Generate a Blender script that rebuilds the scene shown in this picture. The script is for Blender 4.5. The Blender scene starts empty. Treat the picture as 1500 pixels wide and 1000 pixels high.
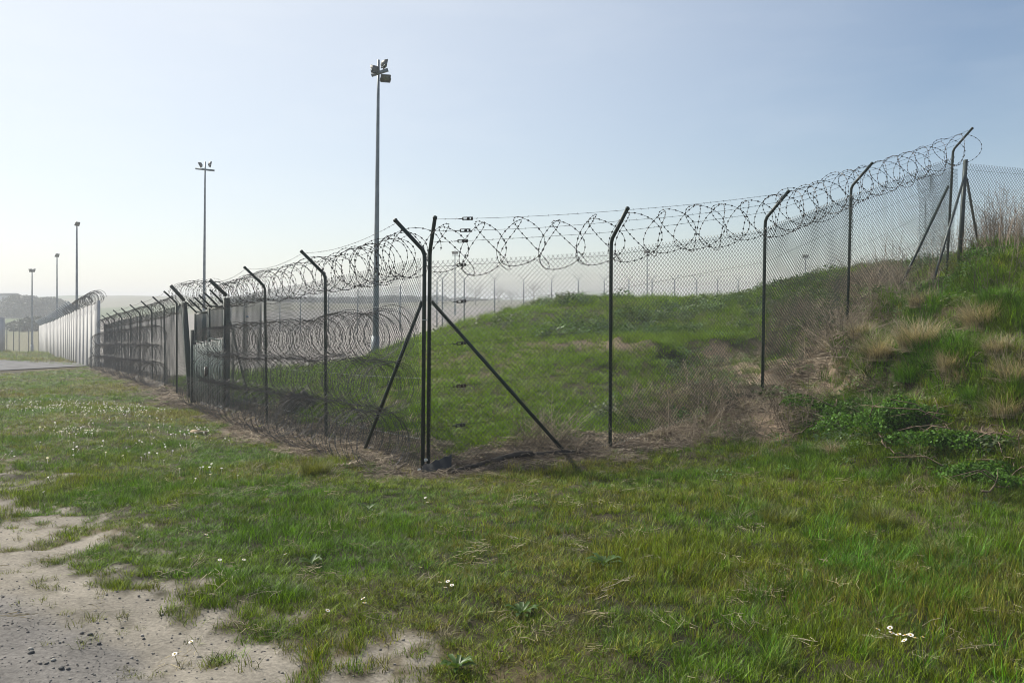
import bpy, math, random
import numpy as np
from mathutils import Vector, Matrix

# ------------------------------------------------------------------ camera, sky, sun, exposure
scene = bpy.context.scene
COL = scene.collection
F, CX, HZ, EYE = 1250.0, 750.0, 448.0, 1.6        # focal length and horizon measured on the 1500 px photograph
cam_d = bpy.data.cameras.new('camera')
cam_d.sensor_width = 36.0
cam_d.lens = F / 1500.0 * 36.0
cam_d.shift_y = -(500.0 - HZ) / 1500.0
cam_d.clip_start = 0.05
cam_d.clip_end = 6000.0
cam = bpy.data.objects.new('camera', cam_d)
cam.location = (0, 0, EYE)
cam.rotation_euler = (math.radians(90), 0, 0)
COL.objects.link(cam)
scene.camera = cam

SUN_DIR = Vector((-0.92, 0.62, 1.0)).normalized()   # towards the sun: behind the fence, to the left
SUN_EL = math.asin(SUN_DIR.z)
SUN_AZ = math.atan2(SUN_DIR.x, SUN_DIR.y)
world = bpy.data.worlds.new('World')
scene.world = world
world.use_nodes = True
wn, wl = world.node_tree.nodes, world.node_tree.links
wn.clear()
w_out = wn.new('ShaderNodeOutputWorld')
w_bg = wn.new('ShaderNodeBackground')
w_sky = wn.new('ShaderNodeTexSky')
w_sky.sky_type = 'NISHITA'
w_sky.sun_disc = False
w_sky.sun_elevation = SUN_EL
w_sky.sun_rotation = SUN_AZ
w_sky.altitude = 0.0
w_sky.air_density = 1.0
w_sky.dust_density = 0.8
w_sky.ozone_density = 1.2
w_bg.inputs['Strength'].default_value = 0.080
# thin high cloud veil in the sky itself
w_tc = wn.new('ShaderNodeTexCoord')
w_map = wn.new('ShaderNodeMapping')
w_map.inputs['Scale'].default_value = (2.2, 2.2, 9.0)
w_noise = wn.new('ShaderNodeTexNoise')
w_noise.inputs['Scale'].default_value = 2.6
w_noise.inputs['Detail'].default_value = 7.0
w_noise.inputs['Roughness'].default_value = 0.55
w_ramp = wn.new('ShaderNodeMapRange')
w_ramp.inputs['From Min'].default_value = 0.46
w_ramp.inputs['From Max'].default_value = 0.80
w_ramp.inputs['To Min'].default_value = 0.0
w_ramp.inputs['To Max'].default_value = 0.07
w_mix = wn.new('ShaderNodeMix')
w_mix.data_type = 'RGBA'
w_mix.inputs[7].default_value = (8.5, 8.7, 8.8, 1)
wl.new(w_tc.outputs['Generated'], w_map.inputs['Vector'])
wl.new(w_map.outputs['Vector'], w_noise.inputs['Vector'])
wl.new(w_noise.outputs['Fac'], w_ramp.inputs['Value'])
# pale aureole of thin high haze on the sun's side of the sky
w_dot = wn.new('ShaderNodeVectorMath')
w_dot.operation = 'DOT_PRODUCT'
w_dot.inputs[1].default_value = SUN_DIR
w_aur = wn.new('ShaderNodeMapRange')
w_aur.inputs['From Min'].default_value = 0.25
w_aur.inputs['From Max'].default_value = 0.95
w_aur.inputs['To Min'].default_value = 0.0
w_aur.inputs['To Max'].default_value = 0.75
w_add = wn.new('ShaderNodeMath')
w_add.operation = 'ADD'
wl.new(w_tc.outputs['Generated'], w_dot.inputs[0])
wl.new(w_dot.outputs['Value'], w_aur.inputs['Value'])
wl.new(w_aur.outputs['Result'], w_add.inputs[0])
wl.new(w_ramp.outputs['Result'], w_add.inputs[1])
wl.new(w_add.outputs[0], w_mix.inputs[0])
wl.new(w_sky.outputs['Color'], w_mix.inputs[6])
wl.new(w_mix.outputs[2], w_bg.inputs['Color'])
wl.new(w_bg.outputs['Background'], w_out.inputs['Surface'])

sun_d = bpy.data.lights.new('sun', 'SUN')
sun_d.energy = 4.8
sun_d.angle = math.radians(0.6)
sun_d.color = (1.0, 0.945, 0.83)
sun = bpy.data.objects.new('sun', sun_d)
sun.rotation_euler = (-SUN_DIR).to_track_quat('-Z', 'Y').to_euler()
sun.location = (-30, 40, 60)
COL.objects.link(sun)

HAZE_DENSITY = 0.0017
scene.view_settings.view_transform = 'Standard'
scene.view_settings.look = 'None'
scene.view_settings.exposure = 0.60
scene.view_settings.gamma = 1.0
scene.view_settings.use_curve_mapping = False
scene.cycles.use_denoising = True
scene.cycles.denoising_prefilter = 'ACCURATE'
scene.cycles.use_adaptive_sampling = False
scene.cycles.pixel_filter_type = 'BLACKMAN_HARRIS'
scene.cycles.filter_width = 1.0
scene.cycles.max_bounces = 5
scene.cycles.diffuse_bounces = 3
scene.cycles.transparent_max_bounces = 8
scene.cycles.volume_bounces = 0
scene.cycles.sample_clamp_indirect = 6.0

# ------------------------------------------------------------------ helpers
RNG = np.random.default_rng(11)
random.seed(5)
ORIGIN = {}


def up_(px, py, Y):
    return np.array(((px - CX) / F * Y, Y, EYE - (py - HZ) / F * Y))


def proj(X, Y, Z):
    Ys = np.maximum(Y, 0.3)
    return CX + F * X / Ys, HZ - F * (Z - EYE) / Ys


def sstep(a, b, x):
    t = np.clip((x - a) / (b - a), 0, 1)
    return t * t * (3 - 2 * t)


def _hash(ix, iy, seed):
    n = (ix.astype(np.int64) * 374761393 + iy.astype(np.int64) * 668265263 + seed * 974711) & 0x7fffffff
    n = ((n ^ (n >> 13)) * 1274126177) & 0x7fffffff
    n = n ^ (n >> 16)
    return (n & 0xffff) / 65535.0


def vnoise(x, y, s=1.0, seed=0):
    x = np.asarray(x, float) / s
    y = np.asarray(y, float) / s
    ix, iy = np.floor(x), np.floor(y)
    fx, fy = x - ix, y - iy
    fx = fx * fx * (3 - 2 * fx)
    fy = fy * fy * (3 - 2 * fy)
    a = _hash(ix, iy, seed); b = _hash(ix + 1, iy, seed)
    c = _hash(ix, iy + 1, seed); d = _hash(ix + 1, iy + 1, seed)
    return (a * (1 - fx) + b * fx) * (1 - fy) + (c * (1 - fx) + d * fx) * fy


def fbm(x, y, s, seed=0, o=3):
    v, a, t = 0, 1.0, 0
    for k in range(o):
        v = v + a * vnoise(x, y, s / 2 ** k, seed + 17 * k)
        t += a
        a *= 0.5
    return v / t


class MB:
    """collects geometry (world coordinates) and links it as one mesh object"""
    def __init__(self):
        self.V, self.Q, self.T, self.n = [], [], [], 0

    def add(self, V, Q=None, T=None):
        V = np.asarray(V, float).reshape(-1, 3)
        self.V.append(V)
        if Q is not None and len(Q):
            self.Q.append(np.asarray(Q, int).reshape(-1, 4) + self.n)
        if T is not None and len(T):
            self.T.append(np.asarray(T, int).reshape(-1, 3) + self.n)
        self.n += len(V)
        return self

    def mesh(self, name, mat, smooth=False, origin=(0, 0, 0)):
        V = np.concatenate(self.V) - np.asarray(origin, float)
        Q = np.concatenate(self.Q) if self.Q else np.zeros((0, 4), int)
        T = np.concatenate(self.T) if self.T else np.zeros((0, 3), int)
        me = bpy.data.meshes.new(name)
        me.vertices.add(len(V))
        me.vertices.foreach_set('co', V.astype(np.float32).ravel())
        nl = Q.size + T.size
        me.loops.add(nl)
        me.loops.foreach_set('vertex_index', np.concatenate([Q.ravel(), T.ravel()]).astype(np.int32))
        me.polygons.add(len(Q) + len(T))
        st = np.concatenate([np.arange(len(Q)) * 4, Q.size + np.arange(len(T)) * 3]).astype(np.int32)
        me.polygons.foreach_set('loop_start', st)
        if smooth:
            me.polygons.foreach_set('use_smooth', np.ones(len(Q) + len(T), bool))
        if mat is not None:
            me.materials.append(mat)
        me.update(calc_edges=True)
        me.validate()
        return me

    def build(self, name, mat, parent=None, smooth=False, at=None):
        if parent is not None:
            org = ORIGIN[parent.name]
        else:
            org = np.zeros(3) if at is None else np.asarray(at, float)
        o = bpy.data.objects.new(name, self.mesh(name, mat, smooth, org))
        COL.objects.link(o)
        if parent is not None:
            o.parent = parent
        else:
            o.location = org
        ORIGIN[o.name] = org
        return o

    # --- shapes
    def tube(self, P, r, n=6, ref=None, caps=True):
        P = np.asarray(P, float)
        N = len(P)
        r = np.broadcast_to(np.asarray(r, float), (N,))
        Tg = np.gradient(P, axis=0)
        Tg /= np.linalg.norm(Tg, axis=1)[:, None] + 1e-12
        if ref is None:
            m = np.abs(Tg).mean(axis=0)
            ref = np.eye(3)[int(np.argmin(m))]
        ref = np.broadcast_to(np.asarray(ref, float), (N, 3))
        A = np.cross(Tg, ref)
        A /= np.linalg.norm(A, axis=1)[:, None] + 1e-12
        B = np.cross(Tg, A)
        th = np.arange(n) * 2 * math.pi / n
        V = P[:, None, :] + r[:, None, None] * (np.cos(th)[None, :, None] * A[:, None, :] + np.sin(th)[None, :, None] * B[:, None, :])
        i = np.arange(N - 1)[:, None] * n
        j = np.arange(n)[None, :]
        j2 = (j + 1) % n
        Q = np.stack([i + j, i + j2, i + n + j2, i + n + j], -1).reshape(-1, 4)
        V = V.reshape(-1, 3)
        T = []
        if caps:
            V = np.vstack([V, P[0], P[-1]])
            for k in range(n):
                T.append((N * n, (k + 1) % n, k))
                T.append((N * n + 1, (N - 1) * n + k, (N - 1) * n + (k + 1) % n))
        return self.add(V, Q, T)

    def box(self, c, size, ax=None, taper=1.0):
        """box centred at c; ax = 3 row vectors of its axes"""
        h = np.asarray(size, float) / 2
        ax = np.eye(3) if ax is None else np.asarray(ax, float)
        V = []
        for z in (-1, 1):
            k = taper if z > 0 else 1.0
            for x, y in ((-1, -1), (1, -1), (1, 1), (-1, 1)):
                V.append(np.asarray(c, float) + ax[0] * h[0] * x * k + ax[1] * h[1] * y * k + ax[2] * h[2] * z)
        Q = [(3, 2, 1, 0), (4, 5, 6, 7), (0, 1, 5, 4), (1, 2, 6, 5), (2, 3, 7, 6), (3, 0, 4, 7)]
        return self.add(V, Q)


def tag(o, label=None, cat=None, group=None, kind=None):
    if label: o['label'] = label
    if cat: o['category'] = cat
    if group: o['group'] = group
    if kind: o['kind'] = kind
    return o


def thing(name, loc, label, cat, group=None):
    o = bpy.data.objects.new(name, None)
    o.empty_display_size = 0.2
    o.location = loc
    COL.objects.link(o)
    ORIGIN[o.name] = np.asarray(loc, float)
    return tag(o, label, cat, group)


# ------------------------------------------------------------------ materials
def new_mat(name):
    m = bpy.data.materials.new(name)
    m.use_nodes = True
    nt = m.node_tree
    return m, nt.nodes, nt.links, nt.nodes['Principled BSDF']


def plain(name, col, rough=0.6, metal=0.0, spec=0.5, var=0.25, scale=8.0, bump=0.0, col2=None):
    m, n, l, b = new_mat(name)
    tc = n.new('ShaderNodeTexCoord')
    nz = n.new('ShaderNodeTexNoise')
    nz.inputs['Scale'].default_value = scale
    nz.inputs['Detail'].default_value = 6
    l.new(tc.outputs['Object'], nz.inputs['Vector'])
    mx = n.new('ShaderNodeMix')
    mx.data_type = 'RGBA'
    c2 = col2 if col2 else [c * (1 - var) for c in col]
    mx.inputs[6].default_value = (*[min(1, c * (1 + var * 0.5)) for c in col], 1)
    mx.inputs[7].default_value = (*c2, 1)
    rp = n.new('ShaderNodeMapRange')
    rp.inputs['From Min'].default_value = 0.35
    rp.inputs['From Max'].default_value = 0.65
    l.new(nz.outputs['Fac'], rp.inputs['Value'])
    l.new(rp.outputs['Result'], mx.inputs[0])
    l.new(mx.outputs[2], b.inputs['Base Color'])
    b.inputs['Roughness'].default_value = rough
    b.inputs['Metallic'].default_value = metal
    b.inputs['Specular IOR Level'].default_value = spec
    if bump:
        bp = n.new('ShaderNodeBump')
        bp.inputs['Strength'].default_value = bump
        bp.inputs['Distance'].default_value = 0.02
        l.new(nz.outputs['Fac'], bp.inputs['Height'])
        l.new(bp.outputs['Normal'], b.inputs['Normal'])
    return m


M = {}
M['post'] = plain('green_post_paint', (0.008, 0.023, 0.019), 0.5, 0, 0.4, 0.3, 30)
M['mesh'] = plain('green_coated_wire', (0.014, 0.029, 0.025), 0.34, 0, 0.6, 0.3, 4)
M['mesh_old'] = plain('galvanised_mesh', (0.05, 0.065, 0.062), 0.5, 0.3, 0.5, 0.3, 4)
M['razor'] = plain('razor_wire_steel', (0.045, 0.045, 0.047), 0.55, 0.2, 0.4, 0.5, 6, col2=(0.03, 0.022, 0.018))
M['razor_grey'] = plain('weathered_razor_wire', (0.085, 0.087, 0.095), 0.5, 0.1, 0.4, 0.5, 5, col2=(0.07, 0.06, 0.052))
M['wire'] = plain('dark_line_wire', (0.03, 0.03, 0.03), 0.5, 0.2, 0.4)
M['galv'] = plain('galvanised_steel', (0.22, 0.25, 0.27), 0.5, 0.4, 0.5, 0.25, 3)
M['galv_pale'] = plain('pale_galvanised_steel', (0.36, 0.38, 0.39), 0.55, 0.3, 0.5, 0.2, 3)
M['lamp_body'] = plain('floodlight_housing', (0.16, 0.16, 0.155), 0.5, 0.2, 0.5)
M['lamp_lens'] = plain('floodlight_glass', (0.13, 0.13, 0.10), 0.15, 0.0, 0.6)
M['gate'] = plain('gate_sheet_green', (0.024, 0.046, 0.042), 0.55, 0.0, 0.4, 0.25, 6)
M['rust'] = plain('rusty_tensioner', (0.05, 0.03, 0.022), 0.7, 0.3, 0.3)
M['black'] = plain('black_plastic', (0.012, 0.013, 0.014), 0.5)
M['white_scrap'] = plain('white_plastic_scrap', (0.7, 0.7, 0.68), 0.5)
M['concrete'] = plain('concrete_panel', (0.42, 0.415, 0.41), 0.9, 0, 0.2, 0.16, 0.9, 0.3)
M['concrete_dark'] = plain('dark_spoil', (0.07, 0.06, 0.05), 0.9, 0, 0.2, 0.4, 6, 0.5)
M['asphalt'] = plain('worn_asphalt', (0.13, 0.13, 0.135), 0.95, 0, 0.2, 0.3, 1.5)
M['timber'] = plain('weathered_timber', (0.075, 0.062, 0.05), 0.9, 0, 0.2, 0.5, 9, 0.6)
M['pale_wood'] = plain('pale_cut_wood', (0.42, 0.33, 0.22), 0.8, 0, 0.2, 0.3, 9, 0.3)
M['twig'] = plain('dead_twig_bark', (0.17, 0.125, 0.09), 0.9, 0, 0.2, 0.4, 12)
M['stone_dark'] = plain('dark_stone', (0.12, 0.115, 0.108), 0.9, 0, 0.2, 0.4, 20, 0.5)
M['stone_pale'] = plain('pale_stone', (0.34, 0.32, 0.28), 0.9, 0, 0.2, 0.3, 20, 0.5)
M['house'] = plain('white_render', (0.72, 0.72, 0.70), 0.9, 0, 0.2, 0.06, 2)
M['roof'] = plain('slate_roof', (0.10, 0.10, 0.11), 0.8, 0, 0.3)
M['window'] = plain('window_glass', (0.03, 0.035, 0.04), 0.1, 0, 0.5)
M['blue'] = plain('blue_plastic', (0.03, 0.16, 0.42), 0.5)
M['yellow'] = plain('daisy_yellow', (0.55, 0.36, 0.03), 0.8)


def leafy(name, col=None, transl=0.4, rough=0.55, var=0.35, spec=0.35):
    """thin leaf material: diffuse + gloss + translucency; colour from the instancer's tint when col is None"""
    m, n, l, b = new_mat(name)
    out = n['Material Output']
    if col is None:
        at = n.new('ShaderNodeAttribute')
        at.attribute_type = 'INSTANCER'
        at.attribute_name = 'tint'
        csock = at.outputs['Color']
    else:
        rgb = n.new('ShaderNodeRGB')
        rgb.outputs[0].default_value = (*col, 1)
        csock = rgb.outputs[0]
    geo = n.new('ShaderNodeNewGeometry')
    hsv = n.new('ShaderNodeHueSaturation')
    mr = n.new('ShaderNodeMapRange')
    mr.inputs['To Min'].default_value = 1 - var
    mr.inputs['To Max'].default_value = 1 + var
    l.new(geo.outputs['Random Per Island'], mr.inputs['Value'])
    l.new(mr.outputs['Result'], hsv.inputs['Value'])
    l.new(csock, hsv.inputs['Color'])
    l.new(hsv.outputs['Color'], b.inputs['Base Color'])
    b.inputs['Roughness'].default_value = rough
    b.inputs['Specular IOR Level'].default_value = spec
    tr = n.new('ShaderNodeBsdfTranslucent')
    gm = n.new('ShaderNodeMix')
    gm.data_type = 'RGBA'
    gm.blend_type = 'MULTIPLY'
    gm.inputs[0].default_value = 1.0
    gm.inputs[7].default_value = (1.35, 1.25, 0.7, 1)
    l.new(hsv.outputs['Color'], gm.inputs[6])
    l.new(gm.outputs[2], tr.inputs['Color'])
    mix = n.new('ShaderNodeMixShader')
    mix.inputs[0].default_value = transl
    l.new(b.outputs[0], mix.inputs[1])
    l.new(tr.outputs[0], mix.inputs[2])
    l.new(mix.outputs[0], out.inputs['Surface'])
    return m


M['grass'] = leafy('grass_blade', None, 0.30, 0.5, 0.75, 0.22)
M['straw'] = leafy('dry_straw', None, 0.22, 0.6, 0.4)
M['leaf'] = leafy('weed_leaf', None, 0.3, 0.42, 0.35)
M['stem'] = leafy('dry_stem', None, 0.0, 0.8, 0.3)
M['ivy'] = leafy('bramble_leaf', (0.060, 0.135, 0.018), 0.35, 0.62, 0.7, 0.2)
M['tussock_green'] = leafy('tussock_blade', (0.115, 0.135, 0.020), 0.35, 0.55, 0.5)
M['tussock_straw'] = leafy('straw_tussock_blade', (0.33, 0.285, 0.195), 0.25, 0.6, 0.55)
M['tussock_fresh'] = leafy('fresh_tussock_blade', (0.07, 0.165, 0.010), 0.3, 0.5, 0.5)
M['petal'] = leafy('daisy_petal', (0.80, 0.78, 0.78), 0.25, 0.6, 0.06)
M['wood_far'] = leafy('far_tree_leaf', (0.040, 0.046, 0.030), 0.15, 0.7, 0.4)
M['scrub_far'] = leafy('far_scrub_leaf', (0.030, 0.045, 0.024), 0.15, 0.7, 0.4)
M['bark_far'] = plain('bare_tree_bark', (0.09, 0.08, 0.07), 0.9)


def ground_material():
    m, n, l, b = new_mat('ground_soil_and_turf')
    at = n.new('ShaderNodeAttribute')
    at.attribute_name = 'soil'
    tc = n.new('ShaderNodeTexCoord')
    n1 = n.new('ShaderNodeTexNoise')
    n1.inputs['Scale'].default_value = 1.7
    n1.inputs['Detail'].default_value = 10
    n1.inputs['Roughness'].default_value = 0.65
    n2 = n.new('ShaderNodeTexNoise')
    n2.inputs['Scale'].default_value = 45
    n2.inputs['Detail'].default_value = 8
    n2.inputs['Roughness'].default_value = 0.7
    l.new(tc.outputs['Object'], n1.inputs['Vector'])
    l.new(tc.outputs['Object'], n2.inputs['Vector'])
    m1 = n.new('ShaderNodeMapRange')
    m1.inputs['From Min'].default_value = 0.3; m1.inputs['From Max'].default_value = 0.7
    m1.inputs['To Min'].default_value = 0.72; m1.inputs['To Max'].default_value = 1.25
    l.new(n1.outputs['Fac'], m1.inputs['Value'])
    m2 = n.new('ShaderNodeMapRange')
    m2.inputs['From Min'].default_value = 0.3; m2.inputs['From Max'].default_value = 0.7
    m2.inputs['To Min'].default_value = 0.62; m2.inputs['To Max'].default_value = 1.32
    l.new(n2.outputs['Fac'], m2.inputs['Value'])
    mul = n.new('ShaderNodeMath'); mul.operation = 'MULTIPLY'
    l.new(m1.outputs[0], mul.inputs[0]); l.new(m2.outputs[0], mul.inputs[1])
    hsv = n.new('ShaderNodeHueSaturation')
    l.new(at.outputs['Color'], hsv.inputs['Color'])
    l.new(mul.outputs[0], hsv.inputs['Value'])
    l.new(hsv.outputs[0], b.inputs['Base Color'])
    b.inputs['Roughness'].default_value = 0.95
    b.inputs['Specular IOR Level'].default_value = 0.15
    bp = n.new('ShaderNodeBump')
    bp.inputs['Strength'].default_value = 0.7
    bp.inputs['Distance'].default_value = 0.02
    l.new(n2.outputs['Fac'], bp.inputs['Height'])
    l.new(bp.outputs['Normal'], b.inputs['Normal'])
    return m


M['ground'] = ground_material()

# ------------------------------------------------------------------ terrain
CTRL = [  # (px, py, distance) of points of the ground read off the photograph
    # lawn and dirt in front
    (750, 1000, 3.62), (200, 1000, 3.62), (1300, 1000, 3.62), (0, 900, 4.42), (750, 900, 4.40), (1500, 900, 4.40),
    (750, 800, 5.75), (750, 720, 8.1), (400, 760, 7.0), (200, 800, 6.0), (0, 760, 7.2), (1100, 800, 5.7), (1100, 710, 7.7),
    (1500, 850, 5.0), (1500, 720, 6.9), (1500, 640, 7.7), (1500, 540, 8.9), (1500, 440, 10.8), (1500, 385, 12.8),
    (1620, 700, 6.8), (1700, 500, 8.9), (1700, 350, 12.5), (1700, 320, 20),
    (1300, 700, 7.6), (1300, 600, 9.2), (1300, 500, 11.5), (1400, 650, 7.9), (1400, 600, 8.6), (1400, 480, 10.9), (1440, 400, 13.6),
    (1313, 437, 15.0), (1365, 420, 15.5), (1395, 396, 16.4), (1420, 385, 16.2), (1500, 372, 16.3),
    (1150, 645, 10.2), (1200, 560, 11.6), (1090, 590, 11.5),
    (627, 688, 9.8), (894, 655, 10.36), (1116, 583, 11.95), (1240, 492, 14.3), (760, 668, 10.0), (1000, 640, 10.9),
    # left fence line
    (478, 649, 12.7), (391, 623, 15.4), (332, 604, 19.2), (288, 594, 22.7), (262, 576, 25.3), (205, 553, 33.1), (153, 540, 47.2),
    (480, 690, 9.4), (300, 640, 14.0), (200, 600, 18.5), (100, 650, 12.5), (0, 600, 18.9), (-200, 600, 18.9), (0, 560, 31.2), (150, 560, 32),
    (60, 547, 42.5), (0, 548, 43), (0, 527, 59), (60, 527, 62), (144, 538, 47), (115, 533, 57), (58, 519.5, 108), (85, 525, 80), (20, 515, 88),
    (-200, 540, 43), (-200, 515, 88), (0, 518, 115), (45, 517, 112),
    # inside the compound: hollow, mound, right-hand mound
    (480, 600, 15.5), (400, 572, 19.5), (550, 582, 15), (450, 552, 24), (360, 545, 30), (600, 562, 15), (620, 600, 12.5),
    (600, 500, 21.5), (550, 525, 20), (549, 533, 28), (450, 530, 32), (500, 520, 42), (600, 505, 35),
    (700, 470, 22.5), (800, 447, 24.5), (900, 437, 25.5), (1000, 438, 27), (1080, 440, 29),
    (760, 560, 14), (760, 620, 11.5), (760, 500, 18), (900, 505, 16.8), (900, 490, 19.4), (900, 462, 21.5), (900, 570, 13.4),
    (1000, 570, 13.2), (1000, 490, 18.5), (1000, 460, 23), (1050, 530, 14.6), (1050, 465, 21), (1150, 470, 18), (1100, 510, 15.6), (1220, 450, 17),
    (1190, 515, 14.0), (1130, 427, 25), (1200, 404, 23.5), (1280, 400, 21), (1340, 402, 19),
    (750, 470, 33), (900, 455, 34), (1100, 450, 38), (1300, 420, 30), (1500, 400, 30),
    # beyond
    (382, 478, 95), (450, 500, 70), (648, 478, 60), (720, 466, 62), (900, 455, 72), (1162, 452, 85), (1500, 440, 90),
    (480, 470, 130), (640, 456, 150), (1000, 449, 160), (300, 462, 160), (200, 470, 140), (90, 474, 190), (0, 470, 190),
    (0, 463, 300), (60, 464, 260), (120, 455, 300), (50, 446, 420), (180, 434, 520), (300, 435, 560), (0, 440, 560),
    (600, 440, 560), (1000, 441, 600), (1500, 438, 600), (-600, 450, 560), (2100, 438, 600),
    (0, 436, 1200), (600, 440, 1200), (1200, 440, 1200), (-600, 440, 1200), (2100, 440, 1200),
]
_c = np.array([up_(*p) for p in CTRL] + [(0, 0, 0), (-3, 0.5, 0), (3, 0.5, 0), (-5, -2.5, 0), (5, -2.5, 0), (0, -2.5, 0), (-12, 2, -0.1), (12, 2, 0.15)], float)


def warp(X, Y):
    Yc = np.maximum(Y, -3.0) + 6.0
    return np.clip(X / Yc, -1.7, 1.7) * 3.0, np.log(Yc) * 1.6


def _phi(r2):
    return np.where(r2 > 1e-12, r2 * np.log(np.maximum(r2, 1e-12)), 0.0)


_u, _v = warp(_c[:, 0], _c[:, 1])
_w = _c[:, 2] / (np.maximum(_c[:, 1], -3) + 6)
_n = len(_u)
_A = np.zeros((_n + 3, _n + 3))
_A[:_n, :_n] = _phi((_u[:, None] - _u[None]) ** 2 + (_v[:, None] - _v[None]) ** 2) + np.eye(_n) * 0.015
_P = np.stack([np.ones(_n), _u, _v], 1)
_A[:_n, _n:] = _P
_A[_n:, :_n] = _P.T
_S = np.linalg.solve(_A, np.concatenate([_w, np.zeros(3)]))


def base_z(X, Y):
    X = np.asarray(X, float); Y = np.asarray(Y, float)
    sh = X.shape
    u, v = warp(X.ravel(), Y.ravel())
    out = np.empty(len(u))
    for i in range(0, len(u), 20000):
        uu, vv = u[i:i + 20000], v[i:i + 20000]
        ph = _phi((uu[:, None] - _u[None]) ** 2 + (vv[:, None] - _v[None]) ** 2)
        out[i:i + 20000] = ph @ _S[:_n] + _S[_n] + _S[_n + 1] * uu + _S[_n + 2] * vv
    z = out * (np.maximum(Y.ravel(), -3) + 6)
    return np.clip(z, -9, 15).reshape(sh)


# fence lines on plan (post feet), used by the ground zones too
R_POST = [((627, 688), (629.7, 368.4), 9.8), ((893.6, 653.7), (895.3, 352.4), 10.36), ((1116, 582), (1121, 321), 11.95),
          ((1240, 492), (1246.8, 274), 14.3), ((1386, 392), (1396, 220), 16.2)]
L_POST = [((618.7, 688.7), (622, 369), 9.75), ((478, 648.8), (476.4, 403), 12.7), ((391.6, 623), (388, 420), 15.4), ((331.5, 604), (332, 433), 19.0)]
L_BEND = [(259, 443.6), (240.8, 450), (222.3, 455), (205, 459), (191, 463), (178.4, 465), (168, 468.7), (160, 471), (153, 473)]
L_FARY = [25.3, 27.9, 30.6, 33.3, 36.0, 38.9, 41.7, 44.5, 47.2]


def plan(lst):
    return np.array([up_(*p[0], p[2])[:2] for p in lst])


R_LINE = plan(R_POST)
L_LINE = np.vstack([plan(L_POST), np.array([up_(bx, by, y)[:2] for (bx, by), y in zip(L_BEND, L_FARY)])])


def seg_dist(X, Y, line):
    """signed distance to a polyline (positive on its right-hand side, walking along it)"""
    best = np.full(X.shape, 1e9); sg = np.ones(X.shape)
    for a, b in zip(line[:-1], line[1:]):
        d = b - a
        t = np.clip(((X - a[0]) * d[0] + (Y - a[1]) * d[1]) / (d @ d), 0, 1)
        qx, qy = X - a[0] - t * d[0], Y - a[1] - t * d[1]
        dd = np.hypot(qx, qy)
        s = np.sign(d[1] * (X - a[0]) - d[0] * (Y - a[1]))
        m = dd < best
        best = np.where(m, dd, best); sg = np.where(m, s, sg)
    return best, sg


def zones(X, Y, Z):
    """weights of the ground covers at points of the terrain"""
    px, py = proj(X, Y, Z)
    n1 = fbm(X, Y, 0.9, 3, 4) - 0.5
    n2 = fbm(X, Y, 0.28, 8, 3) - 0.5
    edge = np.interp(px, [-600, 0, 60, 130, 210, 260, 330, 430, 520, 610, 720, 900],
                     [630, 705, 762, 824, 872, 930, 916, 938, 968, 1006, 1050, 1150])
    near = sstep(14, 9, Y)
    bare = sstep(-0.6, 0.6, (py - edge) / 62.0 + n1 * 3.2 + n2 * 3.2 + 3.4 * (fbm(X, Y, 0.13, 9, 2) - 0.5)) * near
    tedge = np.interp(px, [-600, 0, 120, 200, 270, 400], [800, 880, 925, 970, 1010, 1100])
    isl = sstep(0.56, 0.66, fbm(X, Y, 0.22, 55, 3)) * 0.9 * sstep(1.2, -0.2, (py - edge) / 150.0)
    bare = bare * (1 - isl)
    track = sstep(-0.5, 0.5, (py - tedge) / 34.0 + n1 * 2.2 + n2) * near
    dL, sL = seg_dist(X, Y, L_LINE)
    dR, sR = seg_dist(X, Y, R_LINE)
    inside = (np.where(dL < dR, sL, -sR) > 0)
    wid = np.where(dL < dR, 0.72, np.interp(X, [-1, 1.2, 3.4, 6], [0.62, 0.55, 0.5, 0.25])) * np.where(inside, 0.8, 1.0)
    d = np.minimum(dL, dR)
    litter = sstep(1.25, 0.75, d / wid + n1 * 1.5 + n2 * 0.7) * sstep(16.5, 15, np.where(X > 4, Y, 0))
    # earth scars and dead growth on the slope by the third post
    def blob(x, y, r):
        return sstep(1.15, 0.55, np.hypot(px - x, (py - y) * 1.4) / r + n1 * 1.1 + n2 * 0.6)
    earth = np.maximum.reduce([blob(1190, 555, 62), blob(1095, 570, 80), blob(1050, 520, 24) * (Y > 11), blob(1490, 500, 20), blob(1440, 640, 22), 0.55 * sstep(1.2, 0.4, np.hypot((px - 870) / 110, (py - 503) / 13) + n1) * (Y > 14), blob(1130, 625, 40), blob(1000, 600, 60) * (Y > 10.6) * 0.8])
    gravel = sstep(28.5, 31.5, Y + n1 * 3) * np.where(inside & (X < 26 + 0 * X), 1, 0) * sstep(240, 170, Y)
    return dict(px=px, py=py, bare=bare, track=track, litter=litter, earth=earth, gravel=gravel, inside=inside, d=d, n1=n1, n2=n2)


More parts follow.
